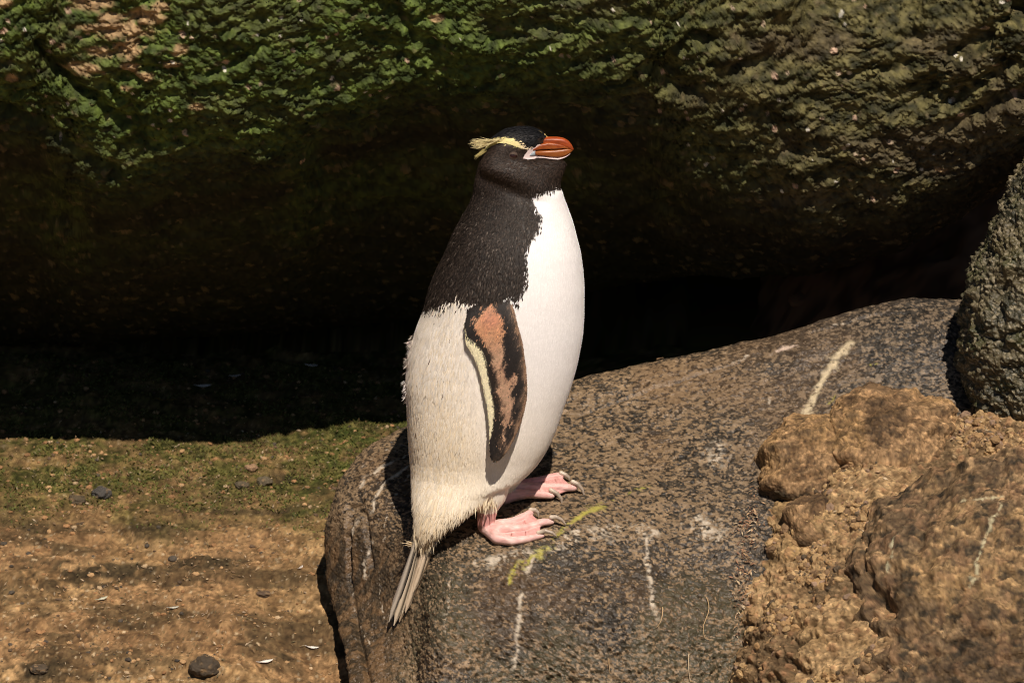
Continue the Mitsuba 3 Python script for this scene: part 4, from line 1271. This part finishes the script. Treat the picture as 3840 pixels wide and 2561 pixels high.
wd = wd + (.0017 - wd) * hs + rear * (.0014 + .0010 * ss(.16, .03, p[:, 2]))
lift = np.where(dark, .0013, .00025)
lift = lift + (.0006 - lift) * hs * dark + rear * .0009
lift = lift * rng.uniform(.3, 1.7, N)
L, wd = np.where(brow, .008, L), np.where(brow, .0011, wd)
lift = np.where(brow, .0012, lift)
lift, L = np.where(crown, .0014, lift), np.where(crown, .0075, L)
cl = fbm(p * [380, 380, 60], 2, 912)
tone = np.where(dark, .45 + 1.5 * rng.random(N) ** 1.6, rng.uniform(.90, 1.04, N))
tone = tone * np.where(~dark, 1 - rear * (.10 * ss(.5, .36, cl) + .16 * rng.random(N) ** 2), 1)
cf = c * tone[:, None]
cf = np.where((dark & ~brow & ~crown & (rng.random(N) < .05 * (1 - hs)))[:, None], np.array([.085, .070, .058]) * rng.uniform(.7, 1.3, (N, 1)), cf)
# a few dark old feathers left in the white back
old = (~dark) & (rng.random(N) < .006) & (q[:, 0] < WZ('1', 560, 1300, YB)[0]) & (q[:, 1] > .12)
cf = np.where(old[:, None], np.array([.12, .07, .04]), cf)
cf = np.where((~dark)[:, None], cf * (1 - (rear * rng.random(N) ** 2)[:, None] * [.02, .09, .22]), cf)
fv, ff = blades(p, n, t, L, wd, lift, ridge=np.where(dark | head, .34, .11 + .12 * rear)[:, None])
FEATHERS.append((fv, ff, np.repeat(cf, 5, 0), np.repeat(n, 5, 0) * np.repeat(np.where(dark, .22, 1 - .45 * rear), 5)[:, None]))
# flipper scales
rng, p, n, jit, src = scatter(15000, (2, 3), 32, 0)
axis = unit(np.array([-.42, 0, -1.]))
t = unit(axis - n * (n @ axis)[:, None])
cf = flipper_colour(p, jit * .8) * rng.uniform(.6, 1.4, (len(p), 1))
fy = flip_q(p)[:, 1]
cf = np.where(((fy < 215) & (rng.random(len(p)) < .75))[:, None], np.array([.017, .0135, .0115]) * rng.uniform(.7, 1.6, (len(p), 1)), cf)
L = np.where(fy < 240, .0120, np.where(fy < 600, .0062, .0042)) * rng.uniform(.7, 1.2, len(p))
fv, ff = blades(p, n, t, L, np.where(fy < 240, .002, .0011), np.where(fy < 240, .0012, .0004))
FEATHERS.append((fv, ff, np.repeat(cf, 5, 0), np.repeat(n, 5, 0)))
# loose tufts: fringe above the legs, ruffled down at the back
def tufts(pts, k, count, Lr, g, Yr, seed, tone, w=.0016, spread=.25):
    rng = np.random.default_rng(seed)
    line = Z(k, pts)
    s = rng.random(count) * (len(line) - 1)
    pp = np.column_stack([np.interp(s, np.arange(len(line)), line[:, c]) for c in (0, 1)]) + rng.normal(0, 1.2, (count, 2))
    yy = rng.uniform(*Yr, count)
    p = W(pp[:, 0], pp[:, 1], yy)
    t = unit(np.asarray(g) + rng.normal(0, spread, (count, 3)))
    n = unit(np.cross(t, rng.normal(0, 1, (count, 3)) * [.3, .1, .3] + [0, 0, 0]))
    n = np.where((n[:, 1] > 0)[:, None], -n, n)
    L = rng.uniform(*Lr, count)
    fv, ff = blades(p, n, t, L, w * rng.uniform(.6, 1.3, count), L * .08)
    FEATHERS.append((fv, ff, np.repeat(np.asarray(tone) * rng.uniform(.8, 1.1, (count, 1)), 5, 0), np.repeat(n, 5, 0)))


CREAMF = np.array([.70, .60, .42])
tufts([(545, 925), (500, 930), (450, 930), (420, 945), (395, 965), (360, 985), (330, 1015), (300, 1050), (280, 1080)], '2', 520, (.010, .024), (-.12, -.1, -1), (-.06, .02), 41, CREAMF, .0026)
tufts([(560, 925), (530, 932), (490, 935), (460, 935)], '2', 160, (.006, .013), (-.15, -.2, -1), (-.044, -.02), 42, np.array([.80, .72, .56]), .0018)
tufts([(190, 1060), (210, 1085), (240, 1090), (280, 1080)], '2', 220, (.018, .034), (-.10, -.05, -1), (-.055, -.012), 43, CREAMF * .9, .0026, .12)
tufts([(186, 190), (172, 235), (164, 290), (156, 350)], '2', 120, (.006, .013), (-.55, 0, -.7), (YB - .02, YB + .02), 44, np.array([.75, .68, .6]), .0010, .45)
tufts([(152, 390), (154, 420), (156, 450), (158, 490)], '2', 130, (.006, .012), (-.45, 0, -.8), (YB - .02, YB + .02), 45, np.array([.82, .78, .74]), .0012, .4)
fv = np.vstack([a for a, b, c, d in FEATHERS])
off = np.cumsum([0] + [len(a) for a, b, c, d in FEATHERS])
ff = np.vstack([b + o for (a, b, c, d), o in zip(FEATHERS, off)])
add_soft('penguin__plumage', (fv, ff), np.vstack([d for a, b, c, d in FEATHERS]), 'feather', np.vstack([c for a, b, c, d in FEATHERS]), .45, kind='stuff')

# ---- bill
def bill_part(xs, top, bot, wid, pw=2.4, skew=0.0, n=44, near=.8):
    """loft along the bill: top and bottom edge in the enlargement, half width in metres"""
    x = np.linspace(xs[0], xs[-1], 46)
    tp, bt, wd = (PchipInterpolator(xs, a)(x) for a in (top, bot, wid))
    a = np.arange(n) * 2 * np.pi / n
    c, s = np.cos(a), np.sin(a)
    e = 2 / pw
    uy, uz = np.sign(c) * np.abs(c) ** e, np.sign(s) * np.abs(s) ** e
    mid, h = (tp + bt) / 2, (bt - tp) / 2
    P = []
    for i in range(len(x)):
        Yv = YB + wd[i] * uy * (1 - skew * np.maximum(uz, -1))
        base = WZ('h', x[i], mid[i] - h[i] * uz, YB)
        P.append(np.column_stack([base[:, 0], Yv, base[:, 2] + near * wd[i] * tanp]))
    v = np.array(P).reshape(-1, 3)
    f = grid_faces(len(x), n, True)
    i = np.arange(n)
    m = len(v)
    f = np.vstack([f, np.stack([np.full(n, m), (i + 1) % n, i], 1), np.stack([np.full(n, m + 1), (len(x) - 1) * n + i, (len(x) - 1) * n + (i + 1) % n], 1)])
    return np.vstack([v, v[:n].mean(0), v[-n:].mean(0)]), f


def horn(v, base, deep, seed):
    c = lerp(base, deep, ss(.35, .7, fbm(v * [90, 150, 260], 3, seed)))
    c = lerp(c, c * 1.5, .6 * ss(.66, .80, fbm(v * [160, 500, 900], 2, seed + 2)))
    return c * (.80 + .4 * noise(v * 700, seed + 1))[:, None]


scene['bill_horn'] = {'type': 'twosided', 'b': {'type': 'principled', 'base_color': {'type': 'mesh_attribute', 'name': 'vertex_color'}, 'roughness': .40, 'specular': .5, 'clearcoat': .18, 'clearcoat_gloss': .7}}
OR1, OR2 = np.array([.36, .085, .018]), np.array([.24, .045, .010])
v, f = bill_part([1470, 1520, 1620, 1760, 1900, 2000, 2060, 2095, 2108], [425, 385, 370, 365, 380, 425, 485, 540, 575], [470, 488, 492, 500, 528, 562, 588, 596, 590], [.0045, .0068, .0076, .0076, .0070, .0060, .0046, .0028, .0008], 3.0, near=.35)
add('penguin__upper_bill', (v, f), 'bill_horn', horn(v, OR1 * [1.05, .8, .8], OR2, 921))
v, f = bill_part([1365, 1420, 1520, 1650, 1800, 1900, 1970, 2010], [585, 540, 490, 470, 480, 505, 535, 555], [607, 606, 598, 592, 586, 574, 566, 566], [.0178, .0156, .0122, .0103, .0088, .0074, .0060, .0045], 5.0)
add('penguin__bill_side_plate', (v, f), 'bill_horn', horn(v, OR1 * [.95, 1.1, 1.0], OR2, 923))
v, f = bill_part([1400, 1450, 1550, 1700, 1820, 1920, 2010, 2070, 2095], [612, 610, 604, 597, 591, 580, 576, 590, 596], [705, 716, 728, 745, 752, 735, 690, 635, 606], [.0170, .0152, .0124, .0106, .0091, .0078, .0060, .0038, .0014], 3.4)
add('penguin__lower_bill', (v, f), 'bill_horn', horn(v, OR1 * [.80, 1.05, .9], OR2 * [.9, 1.3, 1], 925))
v, f = bill_part([1308, 1340, 1380, 1404], [680, 645, 616, 612], [700, 716, 718, 710], [.0204, .0196, .0184, .0171], 3.4)
bsdf_c('bill_base_plate', (.30, .36, .40), .4, .4)
add('penguin__bill_base_plate', (v, f), 'bill_base_plate')
bsdf_c('gape_skin', (.72, .60, .58), .55, .4)
v, f = bill_part([1290, 1330, 1420, 1550, 1700, 1820, 1930, 2000, 2050], [730, 712, 706, 720, 738, 745, 722, 690, 650], [790, 786, 762, 756, 776, 786, 752, 712, 668], [.0178, .0166, .0136, .0114, .0100, .0087, .0068, .0050, .0034], 2.8)
GAPE = np.array([(1176, 762), (1225, 672), (1285, 598), (1370, 548), (1440, 512), (1475, 494), (1520, 500), (1440, 545), (1400, 600), (1450, 720), (1400, 765), (1330, 775), (1270, 782), (1215, 772)])


def skin_patch(poly, out):
    qq = q_of(bv)
    h = (P2(np.column_stack([qq[:, 0], np.full(len(qq), YB), qq[:, 1]])) - ZO['h'][:2]) / ZO['h'][2]
    near = ((h > poly.min(0) - 110) & (h < poly.max(0) + 110)).all(1)
    m = trimesh.Trimesh(bv + bn * out, bf[near[bf].any(1)], process=False)
    m.remove_unreferenced_vertices()
    for _ in range(3): m = m.subdivide()
    V = np.array(m.vertices)
    qq = q_of(V)
    h = (P2(np.column_stack([qq[:, 0], np.full(len(qq), YB), qq[:, 1]])) - ZO['h'][:2]) / ZO['h'][2]
    ins = poly_in(h, poly)
    m = trimesh.Trimesh(V, m.faces[ins[m.faces].all(1)], process=False)
    m.remove_unreferenced_vertices()
    return np.array(m.vertices), np.array(m.faces)


add('penguin__gape_skin', (v, f), 'gape_skin', label='pale pink skin edging the lower bill')
for k, side in (('penguin__brow_stripe', -1), ('penguin__brow_stripe_001', 1)):
    v, f = skin_patch(BROW_H, .0011)
    g = f[np.sign(v[f].mean(1)[:, 1] - YB) == side]
    m = trimesh.Trimesh(v, g, process=False).submesh([np.arange(len(g))], append=True)
    V = np.array(m.vertices)
    x0, x1 = WZ('h', 1290, 500, YB)[0], WZ('h', 1000, 500, YB)[0]
    cc = lerp([.70, .62, .28], [.80, .66, .46], ss(x1, x0, V[:, 0])) * (.86 + .28 * noise(V * [260, 900, 900], 941))[:, None]
    add(k, (V + .0004 * (noise(V * [200, 800, 800], 942)[:, None] - .5), m.faces), 'feather', cc)
v, f = skin_patch(GAPE, .0009)
for k, side in (('penguin__bill_corner_skin', -1), ('penguin__bill_corner_skin_001', 1)):
    g = f[np.sign(v[f].mean(1)[:, 1] - YB) == side]
    add(k, trimesh.Trimesh(v, g, process=False).submesh([np.arange(len(g))], append=True), 'gape_skin', label='pale pink skin at the corner of the bill')
# whitish wrinkles behind the upper bill
v, f = bill_part([1432, 1450, 1475, 1500], [430, 395, 372, 362], [455, 480, 492, 496], [.0040, .0066, .0080, .0080], 2.4)
bsdf_c('nostril_skin', (.30, .24, .22), .6, .3)
add('penguin__nostril_skin', (v, f), 'nostril_skin')

# ---- eyes
scene['eye_surface'] = {'type': 'principled', 'base_color': {'type': 'rgb', 'value': [.022, .0045, .004]}, 'roughness': .12, 'specular': .5, 'clearcoat': 1.0, 'clearcoat_gloss': .95}
bsdf_c('eyelid', (.085, .060, .046), .7, .2)


def eye_at(side, key):
    # the head surface beside the eye
    y0 = WZ('h', 1015, 700, YB)
    d = np.hypot(q_of(bv)[:, 0] - y0[0], q_of(bv)[:, 1] - y0[2]) + 9 * (np.sign(bv[:, 1] - YB) != side)
    s = bv[np.argmin(d)]
    nn = bn[np.argmin(d)]
    r = .0072
    c = s - nn * r * .70
    m = trimesh.creation.icosphere(subdivisions=4, radius=r)
    m.apply_translation(c)
    add(key, (np.array(m.vertices), m.faces), 'eye_surface')
    # lids: shells above and below the opening
    parts = []
    V = np.array(trimesh.creation.icosphere(subdivisions=5, radius=1).vertices)
    F = trimesh.creation.icosphere(subdivisions=5, radius=1).faces
    up = unit(np.array([.22, 0, 1.]) - nn * nn[2])
    fw = np.cross(nn, up)
    a, b, o = V @ fw, V @ up, V @ nn
    lid = (o > .1) & ((b > .27 - .30 * a * a) | (b < -.30 + .38 * a * a) | (np.abs(a) > .66))
    vv = c + V * r * (1.10 + .05 * noise(V * 9, 931))[:, None]
    keepf = lid[F].all(1)
    add(key + '__eyelid', (vv, np.array(F)[keepf]), 'eyelid')


eye_at(-1, 'penguin__eye')
eye_at(1, 'penguin__eye_001')

# ---- crest plumes
def crest(side, key, seed):
    rng = np.random.default_rng(seed)
    V, F, C = [], [], []
    o = 0
    K = 84 if side < 0 else 30
    for i in range(K):
        low = i % 4 == 0
        if low:
            s = rng.random()
            a = np.array([rng.uniform(430, 520), rng.uniform(560, 640)])
            b = np.array([rng.uniform(280, 420), 0]); b[1] = np.interp(b[0], [280, 420], [760, 690]) + rng.normal(0, 22)
        else:
            s = rng.random() ** .8
            a = np.array([760 - 260 * s + rng.normal(0, 25), 410 + 120 * s * rng.random() + rng.normal(0, 10)])
            tip = rng.random()
            b = np.array([np.interp(tip, [0, .3, .7, 1], [330, 225, 215, 340]), np.interp(tip, [0, .3, .7, 1], [400, 440, 530, 600])]) + rng.normal(0, 26, 2)
            if rng.random() < .45: b = a + (b - a) * rng.uniform(.5, .85)
        m = (a + b) / 2 + [0, rng.uniform(8, 38) * (1 if not low else .3)]
        u = np.linspace(0, 1, 9)[:, None]
        line2 = (1 - u) ** 2 * a + 2 * u * (1 - u) * m + u * u * b
        y = side * (np.interp(line2[:, 0], [200, 450, 620, 780], [.012, .0145, .0225, .0262]) + rng.normal(0, .0015)) + YB
        shift = np.abs(y - YB) * tanp * (1 if side < 0 else -.6)                    # the flank lies nearer the camera than the middle plane
        P = WZ('h', line2[:, 0], line2[:, 1], YB)
        P = np.column_stack([P[:, 0], y, P[:, 2] + shift])
        w = rng.uniform(.0003, .0008) * np.sqrt(np.clip(1.02 - u[:, 0] ** 1.5, 0, 1))
        v, f = ribbon(P, w, np.array([0, side, .25]), .4)
        V.append(v); F.append(f + o); o += len(v)
        cc = np.array([.66, .58, .31]) if not low else np.array([.50, .43, .18])
        C.append(np.tile(cc * rng.uniform(.75, 1.2), (len(v), 1)))
    # short plumes of the brow, seen over the forehead from the other side
    for i in range(150):
        s = rng.random()
        a = np.array([np.interp(s, [0, .4, 1], [1655, 1560, 1300]), np.interp(s, [0, .4, 1], [385, 290, 195])]) + rng.normal(0, 6, 2)
        b = a + np.array([-70, -32]) * rng.uniform(.5, 1.1) + rng.normal(0, 8, 2)
        if side < 0: break
        P = WZ('h', np.linspace(a[0], b[0], 4), np.linspace(a[1], b[1], 4), YB + .009 + rng.uniform(0, .004))
        v, f = ribbon(P, np.array([.0006, .0009, .0007, .0001]), np.array([0, 0, 1.]), .4)
        V.append(v); F.append(f + o); o += len(v)
        C.append(np.tile(np.array([.68, .52, .20]) * rng.uniform(.8, 1.15), (len(v), 1)))
    add(key, (np.vstack(V), np.vstack(F)), 'feather', np.vstack(C), label='long pale yellow brow plumes', kind='stuff')


crest(-1, 'penguin__crest', 51)
crest(1, 'penguin__crest_001', 52)

# ---- claws and tail
scene['claw_horn'] = {'type': 'twosided', 'b': {'type': 'principled', 'base_color': {'type': 'mesh_attribute', 'name': 'vertex_color'}, 'roughness': .4, 'specular': .5}}
i = 0
for m in near_leg[1] + far_leg[1]:
    m = m.refine_to_length(.0012).to_mesh()
    v, f = np.array(m.vert_properties[:, :3], float), np.array(m.tri_verts)
    c = lerp([.60, .52, .42], [.34, .28, .22], ss(.0, .014, v[:, 0] - v[:, 0].min()))
    add('penguin__claw' if i == 0 else f'penguin__claw_{i:03d}', (v, f), 'claw_horn', c)
    i += 1
TAIL = [((400, 600), (140, 1400), .0030, (.40, .35, .28)), ((420, 610), (185, 1432), .0036, (.58, .48, .34)), ((440, 620), (160, 1385), .0028, (.20, .18, .18)), ((455, 630), (235, 1400), .0032, (.36, .26, .16)),
        ((480, 640), (290, 1315), .0034, (.56, .44, .30)), ((500, 640), (330, 1220), .0030, (.30, .19, .11)), ((525, 640), (385, 1065), .0032, (.60, .48, .32)), ((540, 640), (435, 970), .0028, (.36, .26, .15)), ((410, 600), (205, 1250), .0026, (.05, .045, .05)),
        ((560, 610), (560, 690), .0030, (.16, .15, .16)), ((430, 600), (260, 1330), .0034, (.50, .42, .30)), ((470, 610), (310, 1270), .0032, (.24, .20, .17)), ((510, 620), (360, 1130), .0032, (.56, .44, .30)), ((395, 610), (160, 1300), .0026, (.30, .24, .20))]
for i, (a, b, w, tone) in enumerate(TAIL):
    u = np.linspace(0, 1, 16)
    x, y = a[0] + (b[0] - a[0]) * u, a[1] + (b[1] - a[1]) * u
    Yv = YB - .072 + .0030 * (i % 4) - .018 * u + .0004 * i
    P = WZ('t', x + 10 * np.sin(np.pi * u), y, Yv)
    wv = 1.35 * w * np.clip(np.minimum(.45 + u * 1.2, (1.0 - u) * 7), 0.1, 1)
    v, f = ribbon(P, wv, np.array([.25, -1., .1]), .22)
    cc = np.tile(np.asarray(tone), (len(v), 1))
    vi = np.arange(len(v)) % 4
    cc[vi == 1] = cc[vi == 1] * .6 + np.array([.45, .38, .28]) * .4
    cc *= [.98, .99, 1.02]
    cc[vi == 0] *= .5
    cc = lerp(cc, [.05, .045, .05], .6 * np.repeat(ss(.35, .05, u), 4) * (i % 2))
    add('penguin__tail_feather' if i == 0 else f'penguin__tail_feather_{i:03d}', (v, f), 'feather', cc)
